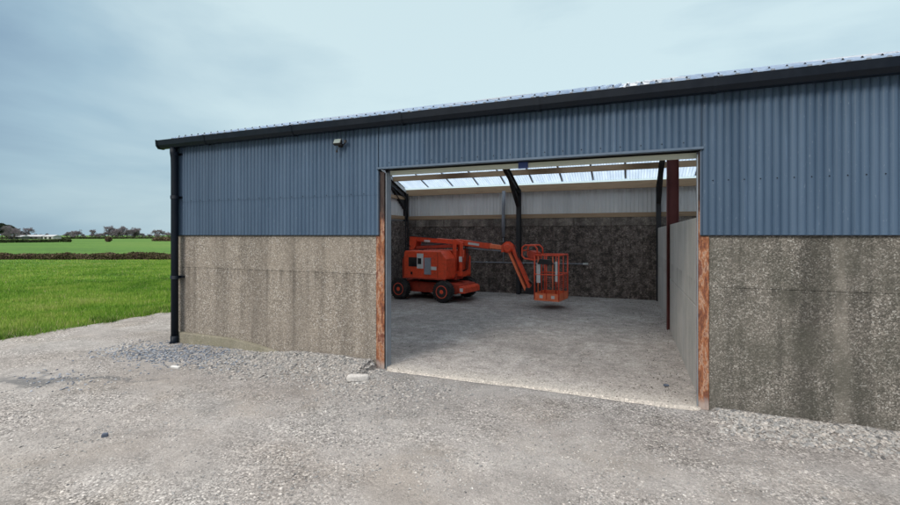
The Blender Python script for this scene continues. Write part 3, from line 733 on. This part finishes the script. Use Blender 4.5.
# ---- roof: opaque sheets + rooflights along each eave, more added upslope to brighten the inside
cosr = 1/math.sqrt(1+TAN*TAN); sinr = TAN*cosr
RO = .10
for s_ in (0, 1):
    V_ = (0, cosr, sinr) if s_ == 0 else (0, -cosr, sinr); N_ = (0, -sinr, cosr) if s_ == 0 else (0, sinr, cosr)
    ye = -RO if s_ == 0 else DEP+RO
    zz = EAVE + .11 - TAN*RO + .058
    Lt = (RY+RO)/cosr; Ls = (1.40 if s_ else 1.50)/cosr
    o0 = Vector((X0-.06, ye, zz))
    V = Vector(V_)
    W_ = X1-X0+.12
    # rooflights, one sheet per 0.975 m
    if s_ == 0:
        ef = MB(); ef.prism([(.61*.1625,-.02), (.97*.1625,-.02), (.97*.1625,.002), (.895*.1625,.038), (.685*.1625,.038), (.61*.1625,.002)], -.004, .03)  # grey plugs standing in for the shade inside the rib openings
        ef_ = ef.build('rib_shade_plug', M['grey'], shed); ef_.location = (X0-.06, ye, zz)
        for q in range(1, 76):
            c_ = ef_.copy(); COL.objects.link(c_); c_.parent = shed; c_.location = (X0-.06+q*.1625, ye, zz)
        sp_ = None
        for q in range(76):
            p = o0+Vector(((q+.79)*.1625,0,0))+V*.16+Vector(N_)*.044
            if sp_ is None:
                ms_ = MB(); ms_.lathe([(-.004,.014),(.004,.014),(.006,.009),(.016,.008)], (0,0,0), 'z', 8); sp_ = ms_.build('roof_screw', M['gutter'], shed); sp_.location = p
            else:
                c_ = sp_.copy(); COL.objects.link(c_); c_.parent = shed; c_.location = p
    i = 0; x = X0-.06
    while x < X1:
        w = min(.975+.055, X1+.06-x)
        if w < .1: break
        corr(o0+Vector((x-(X0-.06),0,0))+Vector(N_)*(.0035*(i % 2)), (1,0,0), V_, N_, w, Ls, .1625/2 if s_ else .1625, .026 if s_ else .042, kind='sine' if s_ else 'roof').build('rooflight_or_fill', M['sky_sheet'], shed)
        up = i % 3 != 2  # upper translucent sheets are unseen, added to bring light into the shed
        corr(o0+Vector((x-(X0-.06),0,0))+V*(Ls-.10)+Vector(N_)*(.008+.0035*(i % 2)), (1,0,0), V_, N_, w, Lt-Ls+.10, .1625, .038, kind='roof').build('rooflight_or_fill' if up else 'roof_sheet', M['sky_sheet' if up else 'roof'], shed)
        m = MB()
        if s_ == 1: # sheet side lap strip below
            a = o0+Vector((x-(X0-.06)+.03,0,0))-Vector(N_)*.006+V*.1; m.bar(a, a+V*(Ls-.15), .055, .006, N_)
            m.build('lap_strip', M['grey'], shed)
        x += .975; i += 1
m = MB(); m.prism([(-.28,-.08),(0,.012),(.28,-.08),(.28,-.07),(0,.026),(-.28,-.07)], X0-.08, X1+.08, Matrix.Translation((0,RY,roof_z(RY)+.055)) @ Matrix.Rotation(R(-90), 4, 'Z')); m.build('ridge_cap', M['roof'], shed)
# barge boards on the gables
for x in (X0-.05, X1+.03):
    for g in (0, 1):
        m = MB(); y0 = -.05 if g == 0 else DEP+.05
        m.bar((x+.01, y0, EAVE+.02), (x+.01, RY, roof_z(RY)-.02), .02, .20, (0,0,1)); m.build('barge_flashing', M['flash'], shed)
# ---- gutter + downpipe
gz0 = 3.592
gp = [(-.055,.135),(-.062,.135),(-.066,.05),(-.105,.0),(-.195,.0),(-.235,.05),(-.245,.143),(-.238,.143),(-.228,.055),(-.192,.008),(-.108,.008),(-.073,.053)]
m = MB(); Mg = Matrix.Rotation(R(90), 4, 'Z')
def gut(mb, prof, x0, x1):
    n = len(prof); vs = [(x0, p[0], gz0+p[1]) for p in prof]+[(x1, p[0], gz0+p[1]) for p in prof]
    fs = [(i, (i+1)%n, n+(i+1)%n, n+i) for i in range(n)] + [(i,i+1,n-2-i,n-1-i) for i in range(n//2-1)] + [tuple(n+j for j in (n-1-i,n-2-i,i+1,i)) for i in range(n//2-1)]
    mb.add(vs, fs)
gut(m, gp, X0-.17, X1+.15); G_ = m.build('gutter', M['gutter'], shed)
out = [(-.055,.130),(-.060,.045),(-.100,-.008),(-.200,-.008),(-.243,.045),(-.253,.150)]
for x in (X0-.18, -6.9, -5.0, -3.05, -1.1, .85, 2.75, 4.7, 6.6, 8.5):
    m = MB(); n = len(out); w = .045
    m.add([(x, p[0], gz0+p[1]) for p in out]+[(x+w, p[0], gz0+p[1]) for p in out], [(i,i+1,n+i+1,n+i) for i in range(n-1)]+([tuple(range(n))] if x < X0 else []))
    m.build('gutter_joint', M['gutter'], G_)
m = MB(); m.box(X0-.03, X1, -.045, -.004, EAVE+.005, EAVE+.09); m.build('fascia', M['gutter'], shed)
for i in range(19):
    x = X0+.4+i*.93; m = MB(); m.box(x-.012, x+.012, -.245, -.05, gz0+.138, gz0+.145); m.build('gutter_bracket', M['galv'], G_)
dx = -7.73
m = MB(); m.tube([(dx,-.15,gz0+.0),(dx,-.15,gz0-.10),(dx,-.135,gz0-.18),(dx,-.13,3.2),(dx,-.13,2.0),(dx,-.13,.10)], .062, 14); D_ = m.build('downpipe', M['gutter'], shed)
m = MB(); m.tube([(dx,-.13,.16),(dx,-.13,.06),(dx,-.17,-.02)], .070, 14); m.build('shoe', M['gutter'], D_)
for z in (gz0-.14, 2.66, 1.2):
    m = MB(); m.lathe([(0,.071),(.06,.071)], (dx,-.13,z), 'z', 14); m.box(dx-.10, dx+.10, -.06, -.052 if z > 2 else 0, z+.01, z+.05); m.build('collar', M['gutter'], D_)
# ---- door posts
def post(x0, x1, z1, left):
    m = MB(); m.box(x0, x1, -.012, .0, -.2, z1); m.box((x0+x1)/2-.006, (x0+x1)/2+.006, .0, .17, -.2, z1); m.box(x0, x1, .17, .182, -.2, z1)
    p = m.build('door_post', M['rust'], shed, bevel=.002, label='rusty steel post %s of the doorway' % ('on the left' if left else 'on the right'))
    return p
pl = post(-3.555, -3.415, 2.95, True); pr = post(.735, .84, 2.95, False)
m = MB(); m.box(-3.4145, -3.396, .02, .165, -.02, 2.94); m.build('guide_channel', M['galv'], pl, bevel=.002)
m = MB(); m.box(.722, .734, .02, .05, -.02, 2.94); m.build('guide_channel', M['galv'], pr)
m = MB(); m.box(-3.38, .73, .10, .16, 2.91, 2.972); T_ = m.build('door_track', M['track'], shed, bevel=.004)
m = MB(); m.box(-1.40, -1.27, .08, .0995, 2.895, 2.98); m.build('track_bracket', M['blue'], T_)
m = MB(); m.box(-3.50, .76, .0, .18, 2.99, 3.16); m.box(-3.38, .73, .162, .178, 2.925, 2.99); m.build('lintel', M['steel'], shed)
# ---- partition
m = MB(); I_section(m, (.83, RY-.05, -.05), (.83, RY-.05, roof_z(RY)-.42), .22, .20, (1,0,0)); cm = m.build('stanchion', M['redox'], shed, label='dark red oxide stanchion in the middle of the partition')
for y0, y1, dz in ((.19, RY-.065, 0.), (RY-.035, DEP-.18, -.005)):
    m = MB(); J = 1.1
    m.box(.775, .885, y0, y1, -.1, J-.005+dz); m.box(.776, .885, y0, y1, J+.005+dz, 2.22+dz)
    m.build('partition_panel', M['panel'], shed, bevel=.008)

# ---- fittings that hang on the shed
fl = empty('floodlight', (-4.15, -.05, 3.37), 0, label='small outdoor floodlight with a motion sensor under the eaves left of the doorway', category='floodlight')
m = MB(); Mt = Matrix.Rotation(R(-28), 4, 'X')
vs = [Mt @ Vector(p) for p in [(-.085,-.16,-.05),(.085,-.16,-.05),(.085,-.09,-.05),(-.085,-.09,-.05),(-.085,-.16,.06),(.085,-.16,.06),(.06,-.08,.045),(-.06,-.08,.045)]]
m.add(vs, [(0,3,2,1),(4,5,6,7),(0,1,5,4),(1,2,6,5),(2,3,7,6),(3,0,4,7)]); m.build('lamp_body', M['black'], fl, bevel=.006)
m = MB(); vs = [Mt @ Vector(p) for p in [(-.07,-.163,-.04),(.07,-.163,-.04),(.07,-.163,.05),(-.07,-.163,.05),(-.07,-.160,-.04),(.07,-.160,-.04),(.07,-.160,.05),(-.07,-.160,.05)]]
m.add(vs, [(0,1,2,3),(4,7,6,5),(0,4,5,1),(1,5,6,2),(2,6,7,3),(3,7,4,0)]); m.build('glass', M['lampglass'], fl)
m = MB(); m.box(-.03, .03, -.07, 0, -.015, .045); m.tube([(.0,-.05,.0),(.0,-.11,-.02)], .012); m.build('bracket', M['black'], fl)
m = MB(); m.tube([(.02,-.02,.0),(.10,-.05,.04),(.125,-.06,.06)], .010); m.lathe([(-.025,.022),(.0,.028),(.03,.024)], (.13,-.065,.075), 'z', 12); m.build('motion_sensor', M['black'], fl)
fl.scale = (.82,.82,.82)
m = MB(); m.lathe([(-.02,.018),(.02,.018)], (-.045,-.085,-.10), 'z', 10); m.tube([(-.045,-.085,-.085),(-.02,-.07,-.03)], .006); m.build('cable_gland', M['black'], fl)

wp = empty('water_pipe', (-4.02, DEP-.2, 0), 0, label='grey pipe down the black rear wall to a thin horizontal run with white end', category='pipe')
m = MB(); m.tube([(0.04,-.12,3.50),(0.02,-.10,2.9),(0,-.04,2.5),(0,-.04,1.93)], .062, 12); m.build('drop_pipe', M['grey'], wp)
m = MB(); m.tube([(0,-.03,1.93),(0,-.03,1.05)], .018, 8); m.build('thin_pipe', M['grey'], wp)
m = MB(); m.tube([(-2.2,-.03,1.05),(2.62,-.03,1.07)], .016, 8); m.build('horizontal_run', M['grey'], wp)
m = MB(); m.lathe([(0,.035),(.16,.035)], (2.62,-.03,1.07), 'x', 10); m.build('end_fitting', M['sticker'], wp)
for x in (-1.6, -.6, .7, 1.7):
    m = MB(); m.box(x-.02, x+.02, -.055, -.0, 1.03, 1.09); m.build('pipe_clip', M['galv'], wp)

# ------------------------------------------------------------------ boom lift
bl = empty('boom_lift', (-5.75, 7.15, .02), R(-8.5), label='old orange articulated boom lift with a basket, parked inside the open shed', category='boom lift')
O_, OD, OL, BK = M['orange'], M['orange_dk'], M['orange_lt'], M['black']
m = MB(); m.prism([(-1.08,.22),(1.05,.22),(1.20,.30),(1.20,.50),(.95,.54),(-1.0,.54),(-1.12,.46)], -.50, .50); ch = m.build('chassis', OD, bl, bevel=.02)
m = MB(); m.prism([(1.20,.26),(1.38,.27),(1.38,.42),(1.32,.47),(1.20,.47)], -.56, .45); fb = m.build('front_bumper', O_, bl, bevel=.015)
m = MB(); m.box(1.23, 1.33, -.568, -.5605, .32, .42); m.build('data_plate', M['sticker'], fb)
for x in (-.78, .78):
    m = MB(); m.tube([(x,-.62,.31),(x,.62,.31)], .06, 10); m.build('axle', OD, bl)
for x in (-.78, .78):
    for sy in (-1, 1):
        y = sy*.62; w = sy*.24
        m = MB()
        prof = [(0,.19),(.0,.27),(.02*sy,.305),(.10*sy,.315),(.14*sy,.315),(.22*sy,.305),(.24*sy,.27),(.24*sy,.19)]
        m.lathe(prof, (x,y,.315), 'y', 40)
        for i in range(26):      # tread lugs
            a = 2*math.pi*i/26; mm = Matrix.Translation((x, y+w/2, .315)) @ Matrix.Rotation(a, 4, 'Y')
            for side in (-1, 1):
                vs = [mm @ Vector((px_, side*py_, pz_)) for px_, py_, pz_ in [(-.018,.0,.30),(.018,.0,.30),(.040,.118,.29),(.004,.118,.29),(-.014,.0,.329),(.014,.0,.329),(.036,.114,.321),(.008,.114,.321)]]
                m.add(vs, [(0,1,2,3),(7,6,5,4),(0,4,5,1),(1,5,6,2),(2,6,7,3),(3,7,4,0)])
        tb = m.build('wheel', M['rubber'], bl)
        m = MB(); m.lathe([(.236*sy,.192),(.246*sy,.188),(.246*sy,.170),(.225*sy,.155),(.222*sy,.07),(.240*sy,.062),(.245*sy,.045)], (x,y,.315), 'y', 32); m.build('rim', O_, tb)
        for i in range(6):
            a = 2*math.pi*i/6; m = MB(); m.lathe([(.215*sy,.012),(.24*sy,.010)], (x+.10*math.cos(a), y, .315+.10*math.sin(a)), 'y', 6); m.build('wheel_nut', BK, tb)
m = MB(); m.lathe([(0,.46),(.05,.46),(.055,.42),(.09,.42)], (0,0,.54), 'z', 32); m.build('slew_ring', BK, bl)
m = MB(); m.box(-.80, .92, -.22, .22, .63, .80); m.build('turntable', OD, bl, bevel=.01)
for sy in (-1, 1):
    y0, y1 = (-.78, -.225) if sy < 0 else (.225, .78)
    m = MB(); m.prism([(-.62,.66),(.84,.66),(.90,.72),(.90,1.28),(.72,1.50),(-.58,1.50),(-.62,1.44)], y0, y1)
    cv = m.build('engine_cover', O_, bl, bevel=.025)
    yo = -.783 if sy < 0 else .783; e = -.004*(-sy)
    def plate(name, x0, x1, z0, z1, mat, d=.006):
        mm = MB(); a, b = sorted((yo-.006*(1 if sy > 0 else -1), yo+d*(1 if sy > 0 else -1))); mm.box(x0, x1, a, b, z0, z1); mm.build(name, mat, cv)
    plate('vent_opening', -.44, -.14, 1.02, 1.30, BK)
    plate('control_panel', -.13, .10, .97, 1.42, M['sticker'], .008)
    plate('switch_plate', -.10, .03, 1.10, 1.28, BK, .012)
    plate('document_box', .14, .37, .80, 1.30, M['grey'], .02)
    plate('warning_sticker', .375, .56, .94, 1.04, M['sticker'])
    plate('cover_latch', -.36, -.30, .78, .86, BK, .014)
    plate('cover_seam', .60, .608, .70, 1.46, BK, .002)
    plate('lower_trim', -.66, .88, .655, .69, OD, .010)
m = MB(); m.prism([(-.82,.64),(-.625,.64),(-.625,1.38),(-.74,1.38),(-.82,1.2)], -.60, .60); m.build('counterweight', OD, bl, bevel=.02)
# riser arms
m = MB()
m.prism([(-.86,1.50),(-.70,1.50),(-.62,1.60),(-.60,1.94),(-.84,1.94)], -.17, -.145); m.prism([(-.86,1.50),(-.70,1.50),(-.62,1.60),(-.60,1.94),(-.84,1.94)], .145, .17)
m.tube([(-.72,-.18,1.86),(-.72,.18,1.86)], .035); m.build('riser_bracket', O_, bl, bevel=.004)
m = MB(); m.bar((-.76,0,1.865), (.92,0,1.755), .27, .14); m.build('upper_riser_arm', O_, bl, bevel=.012)
m = MB(); m.bar((-.70,0,1.57), (.80,0,1.645), .22, .10); m.build('lower_riser_arm', OD, bl, bevel=.012)
m = MB(); m.tube([(-.5,-.0,1.66),(.35,-.0,1.71)], .032, 10); m.build('lift_ram', M['galv'], bl)
# mast link at the front
m = MB()
for y in (-.17, .15):
    m.prism([(.76,.70),(.88,.66),(.90,1.84),(.76,1.84)], y, y+.022); m.prism([(.99,.74),(1.09,.74),(1.12,1.70),(1.0,1.80)], y, y+.022)
m.bar((.80,0,1.80), (1.10,0,1.70), .30, .12); m.bar((.80,0,.80), (1.10,0,.80), .30, .14)
m.build('mast_link', O_, bl, bevel=.006)
m = MB(); m.tube([(.95,0,.86),(.95,0,1.62)], .045, 12); m.build('mast_ram', BK, bl)
# main boom
m = MB(); m.bar((.80,0,1.775), (1.95,0,1.655), .17, .17); mb_ = m.build('main_boom', O_, bl, bevel=.012)
m = MB(); m.bar((1.951,0,1.655), (2.44,0,1.604), .13, .125); m.build('boom_extension', OL, mb_, bevel=.008)
m = MB(); m.tube([(1.10,-.03,1.60),(1.9,-.03,1.545)], .024, 10); m.tube([(1.9,-.03,1.545),(2.36,-.03,1.515)], .014, 8); m.build('boom_ram', M['galv'], bl)
m = MB(); m.lathe([(-.115,.10),(-.110,.135),(.110,.135),(.115,.10)], (2.53,0,1.60), 'y', 24); m.prism([(2.34,1.48),(2.62,1.52),(2.74,1.62),(2.66,1.76),(2.50,1.80),(2.34,1.68)], -.10, -.075); m.prism([(2.34,1.48),(2.62,1.52),(2.74,1.62),(2.66,1.76),(2.50,1.80),(2.34,1.68)], .075, .10)
m.build('knuckle', O_, bl)
# jib
ja, jb = Vector((2.60,0,1.60)), Vector((3.16,0,.42)); jd = (jb-ja).normalized(); jn = Vector((-jd.z,0,jd.x))
m = MB(); m.bar(ja+jn*.055, jb+jn*.055, .14, .085, jn); m.build('jib', O_, bl, bevel=.008)
m = MB(); m.bar(ja-jn*.085+jd*.02, jb-jn*.085-jd*.03, .12, .07, jn); m.build('jib_link', OL, bl, bevel=.006)
m = MB(); m.tube([ja-jn*.016+jd*.1, jb-jn*.016-jd*.15], .022, 8); m.build('jib_ram', BK, bl)
m = MB(); m.prism([(3.04,.34),(3.22,.32),(3.40,.36),(3.44,.62),(3.36,.70),(3.20,.50),(3.08,.50)], -.10, .10); m.build('basket_mount', BK, bl, bevel=.01)
# basket
bk = MB(); x0, x1, y0, y1, zb, zt = 3.46, 4.12, -.42, .42, .23, 1.44
m = MB(); m.box(x0, x1, y0, y1, zb, zb+.03); bf = m.build('basket_floor', OD, bl, bevel=.004)
m = MB(); t = .008
m.box(x0-t, x1+t, y0-t, y0, zb-.01, zb+.19); m.box(x0-t, x1+t, y1, y1+t, zb-.01, zb+.19); m.box(x0-t, x0, y0+.001, y1-.001, zb-.01, zb+.19); m.box(x1, x1+t, y0+.001, y1-.001, zb-.01, zb+.19)
m.build('toe_board', OL, bf)
r = .019
def rail(name, pts_, rad=r, mat=None):
    mm = MB(); mm.tube(pts_, rad, 10); return mm.build(name, mat or O_, bl)
c4 = [(x0,y0),(x1,y0),(x1,y1),(x0,y1)]
for (x, y) in c4: rail('corner_post', [(x,y,zb+.03),(x,y,zt)])
for xm, ym in (((x0+x1)/2, y0), ((x0+x1)/2, y1), (x1, 0), (x0, -.15), (x0, .15)): rail('post', [(xm,ym,zb+.03),(xm,ym,zt)], .014)
for z, rd in ((zt, .021), (.92, .017)):
    for i in range(4):
        a, b = c4[i], c4[(i+1) % 4]; rail('top_rail' if z == zt else 'mid_rail', [(*a, z), (*b, z)], rd)
rail('control_guard', [(x0+.02,-.40,1.30),(3.16,-.40,1.34),(3.09,-.40,1.42),(3.10,-.40,1.64),(3.18,-.40,1.70),(3.44,-.40,1.70),(3.52,-.40,1.62),(3.53,-.40,1.46)], .022)
rail('control_guard', [(x0+.02,.05,1.30),(3.16,.05,1.34),(3.09,.05,1.42),(3.10,.05,1.64),(3.18,.05,1.70),(3.44,.05,1.70),(3.52,.05,1.62),(3.53,.05,1.46)], .022)
rail('guard_bar', [(3.10,-.40,1.55),(3.10,.05,1.55)], .018); rail('guard_bar', [(3.30,-.40,1.70),(3.30,.05,1.70)], .018)
m = MB(); m.prism([(3.24,1.34),(3.50,1.34),(3.50,1.50),(3.30,1.56),(3.24,1.50)], -.36, 0.); m.build('control_box', OD, bl, bevel=.01)
m = MB(); m.prism([(3.56,1.20),(3.98,1.20),(3.94,1.32),(3.62,1.34)], -.50, -.34); cb = m.build('foot_console', BK, bl, bevel=.01)
m = MB(); m.box(3.52, 3.62, -.435, -.422, .70, 1.22); m.build('manual_holder', M['sticker'], bl)
m = MB(); m.box(4.03, 4.09, -.435, -.422, .75, 1.28); m.build('reflective_strip', M['sticker'], bl)
m = MB()
for i in range(15):
    x = x0+.04+i*.042; m.bar((x,y1-.004,zb+.18),(x,y1-.004,.91), .006, .006)
for i in range(19):
    y = y0+.04+i*.042; m.bar((x1-.004,y,zb+.18),(x1-.004,y,.91), .006, .006)
for i in range(9):
    z = .52+i*.045; m.bar((x0+.02,y1-.011,z),(x1-.02,y1-.011,z), .006, .006); m.bar((x1-.011,y0+.02,z),(x1-.011,y1-.02,z), .006, .006)
m.build('mesh_panel', O_, bl)
rail('gate_bar', [(x0+.10,y0,zb+.2),(x0+.10,y0,zt-.03)], .016, OL); rail('gate_bar', [(x1-.16,y0,zb+.2),(x1-.16,y0,zt-.03)], .016, OL)
for dy in (-.07, .0, .07):
    rail('hose', [(.98,dy,.85),(1.16,dy,.95),(1.20,dy,1.35),(1.14,dy,1.70),(1.30,dy,1.80+dy*.1),(1.75,dy,1.765),(1.95,dy,1.745)], .012, BK)
for dy in (-.05, .03):
    rail('hose', [(2.30,dy,1.68),(2.42,dy,1.80),(2.58,dy,1.82),(2.74,dy,1.70),(2.80,dy,1.45),(2.92,dy,1.10),(3.10,dy,.72),(3.24,dy,.60)], .012, BK)
rail('hose', [(-.8,-.19,1.62),(-.96,-.19,1.68),(-.98,-.19,1.84),(-.86,-.19,1.95),(-.5,-.165,1.93),(.2,-.165,1.885)], .014, BK)
m = MB(); m.bar((1.25,-.0865,1.729), (1.62,-.0865,1.690), .003, .07); m.build('boom_decal', M['sticker'], mb_)
m = MB(); m.bar((-.30,-.1365,1.80), (-.08,-.1365,1.785), .003, .06); m.build('arm_decal', M['sticker'], bl)
for px_ in (3.60, 3.92):
    m = MB(); m.box(px_, px_+.09, -.434, -.4285, .29, .37); m.build('basket_decal', M['sticker'], bl)
m = MB(); m.bar((.99,-.1775,1.25), (1.10,-.1775,1.25), .004, .16); m.build('warning_label', M['sticker'], bl)
rail('hose', [(3.25,.05,.5),(3.0,.10,.62),(2.85,.12,.95),(2.7,.1,1.4),(2.5,.1,1.78),(2.2,.06,1.74)], .016, BK)

# ------------------------------------------------------------------ light, sky, camera
SE, SR = R(34), R(196)
sd = Vector((math.sin(SR)*math.cos(SE), math.cos(SR)*math.cos(SE), math.sin(SE)))
L = bpy.data.lights.new('sun', 'SUN'); L.energy = 1.5; L.angle = R(22); L.color = (1., .935, .85)
so = bpy.data.objects.new('sun', L); COL.objects.link(so); so.rotation_euler = sd.to_track_quat('Z', 'Y').to_euler()
w = bpy.data.worlds.new('World'); S.world = w; w.use_nodes = True; t = w.node_tree; t.nodes.clear()
nn = t.nodes.new
sky = nn('ShaderNodeTexSky'); sky.sky_type = 'NISHITA'; sky.sun_disc = False; sky.sun_elevation = SE; sky.sun_rotation = SR; sky.dust_density = 2.5; sky.air_density = 1.2
bg1 = nn('ShaderNodeBackground'); bg1.inputs[1].default_value = .10; t.links.new(sky.outputs[0], bg1.inputs[0])
tc = nn('ShaderNodeTexCoord'); mp = nn('ShaderNodeMapping'); mp.inputs['Scale'].default_value = (1., 1., 3.2); t.links.new(tc.outputs['Generated'], mp.inputs[0])
no = nn('ShaderNodeTexNoise'); no.inputs['Scale'].default_value = 1.5; no.inputs['Detail'].default_value = 6; no.inputs['Roughness'].default_value = .5; no.inputs['Distortion'].default_value = .3; t.links.new(mp.outputs[0], no.inputs['Vector'])
# brighter thin cloud over the shed, heavier blue cloud low over the fields to the west
dt = nn('ShaderNodeVectorMath'); dt.operation = 'DOT_PRODUCT'; t.links.new(tc.outputs['Generated'], dt.inputs[0])
bd = Vector((math.sin(R(-16))*math.cos(R(30)), math.cos(R(-16))*math.cos(R(30)), math.sin(R(30)))); dt.inputs[1].default_value = bd
ad = nn('ShaderNodeMath'); ad.operation = 'MULTIPLY_ADD'; ad.inputs[1].default_value = .95; t.links.new(no.outputs[0], ad.inputs[0]); t.links.new(dt.outputs['Value'], ad.inputs[2])
cr = nn('ShaderNodeValToRGB'); e = cr.color_ramp
e.elements[0].position = .62; e.elements[0].color = (.19,.30,.44,1); e.elements[1].position = 1.22; e.elements[1].color = (.68,.85,.89,1)
el = e.elements.new(.92); el.color = (.38,.55,.66,1)
mr = nn('ShaderNodeMapRange'); mr.inputs[1].default_value = .68; mr.inputs[2].default_value = 1.54; t.links.new(ad.outputs[0], mr.inputs[0])
for el_, p in zip(e.elements, (.25, .55, .88)): el_.position = p
t.links.new(mr.outputs[0], cr.inputs[0])
bg2 = nn('ShaderNodeBackground'); bg2.inputs[1].default_value = .74; t.links.new(cr.outputs[0], bg2.inputs[0])
ms = nn('ShaderNodeMixShader'); ms.inputs[0].default_value = .88; t.links.new(bg1.outputs[0], ms.inputs[1]); t.links.new(bg2.outputs[0], ms.inputs[2])
wo = nn('ShaderNodeOutputWorld'); # the overcast is brightest and whitest overhead
sp = nn('ShaderNodeSeparateXYZ'); t.links.new(tc.outputs['Generated'], sp.inputs[0])
zr = nn('ShaderNodeMapRange'); zr.interpolation_type = 'SMOOTHSTEP'; zr.inputs[1].default_value = .50; zr.inputs[2].default_value = .95; zr.inputs[3].default_value = 0.; zr.inputs[4].default_value = 1.8; t.links.new(sp.outputs[2], zr.inputs[0])
bg3 = nn('ShaderNodeBackground'); bg3.inputs[0].default_value = (1., .93, .86, 1); t.links.new(zr.outputs[0], bg3.inputs[1])
as_ = nn('ShaderNodeAddShader'); t.links.new(ms.outputs[0], as_.inputs[0]); t.links.new(bg3.outputs[0], as_.inputs[1])
t.links.new(as_.outputs[0], wo.inputs[0])

cd = bpy.data.cameras.new('camera'); cam = bpy.data.objects.new('camera', cd); COL.objects.link(cam); S.camera = cam
cam.location = CAM; cam.rotation_euler = (R(90), 0, YAW); cd.sensor_width = 36; cd.lens = 18; cd.shift_y = -17.5/900; cd.clip_start = .05; cd.clip_end = 9000
S.view_settings.view_transform = 'Standard'; S.view_settings.look = 'None'; S.view_settings.exposure = .45; S.view_settings.gamma = 1; S.view_settings.use_curve_mapping = False
S.render.engine = 'CYCLES'; S.render.resolution_x = 1024; S.render.resolution_y = 575
S.cycles.max_bounces = 8; S.cycles.diffuse_bounces = 5; S.cycles.transparent_max_bounces = 12
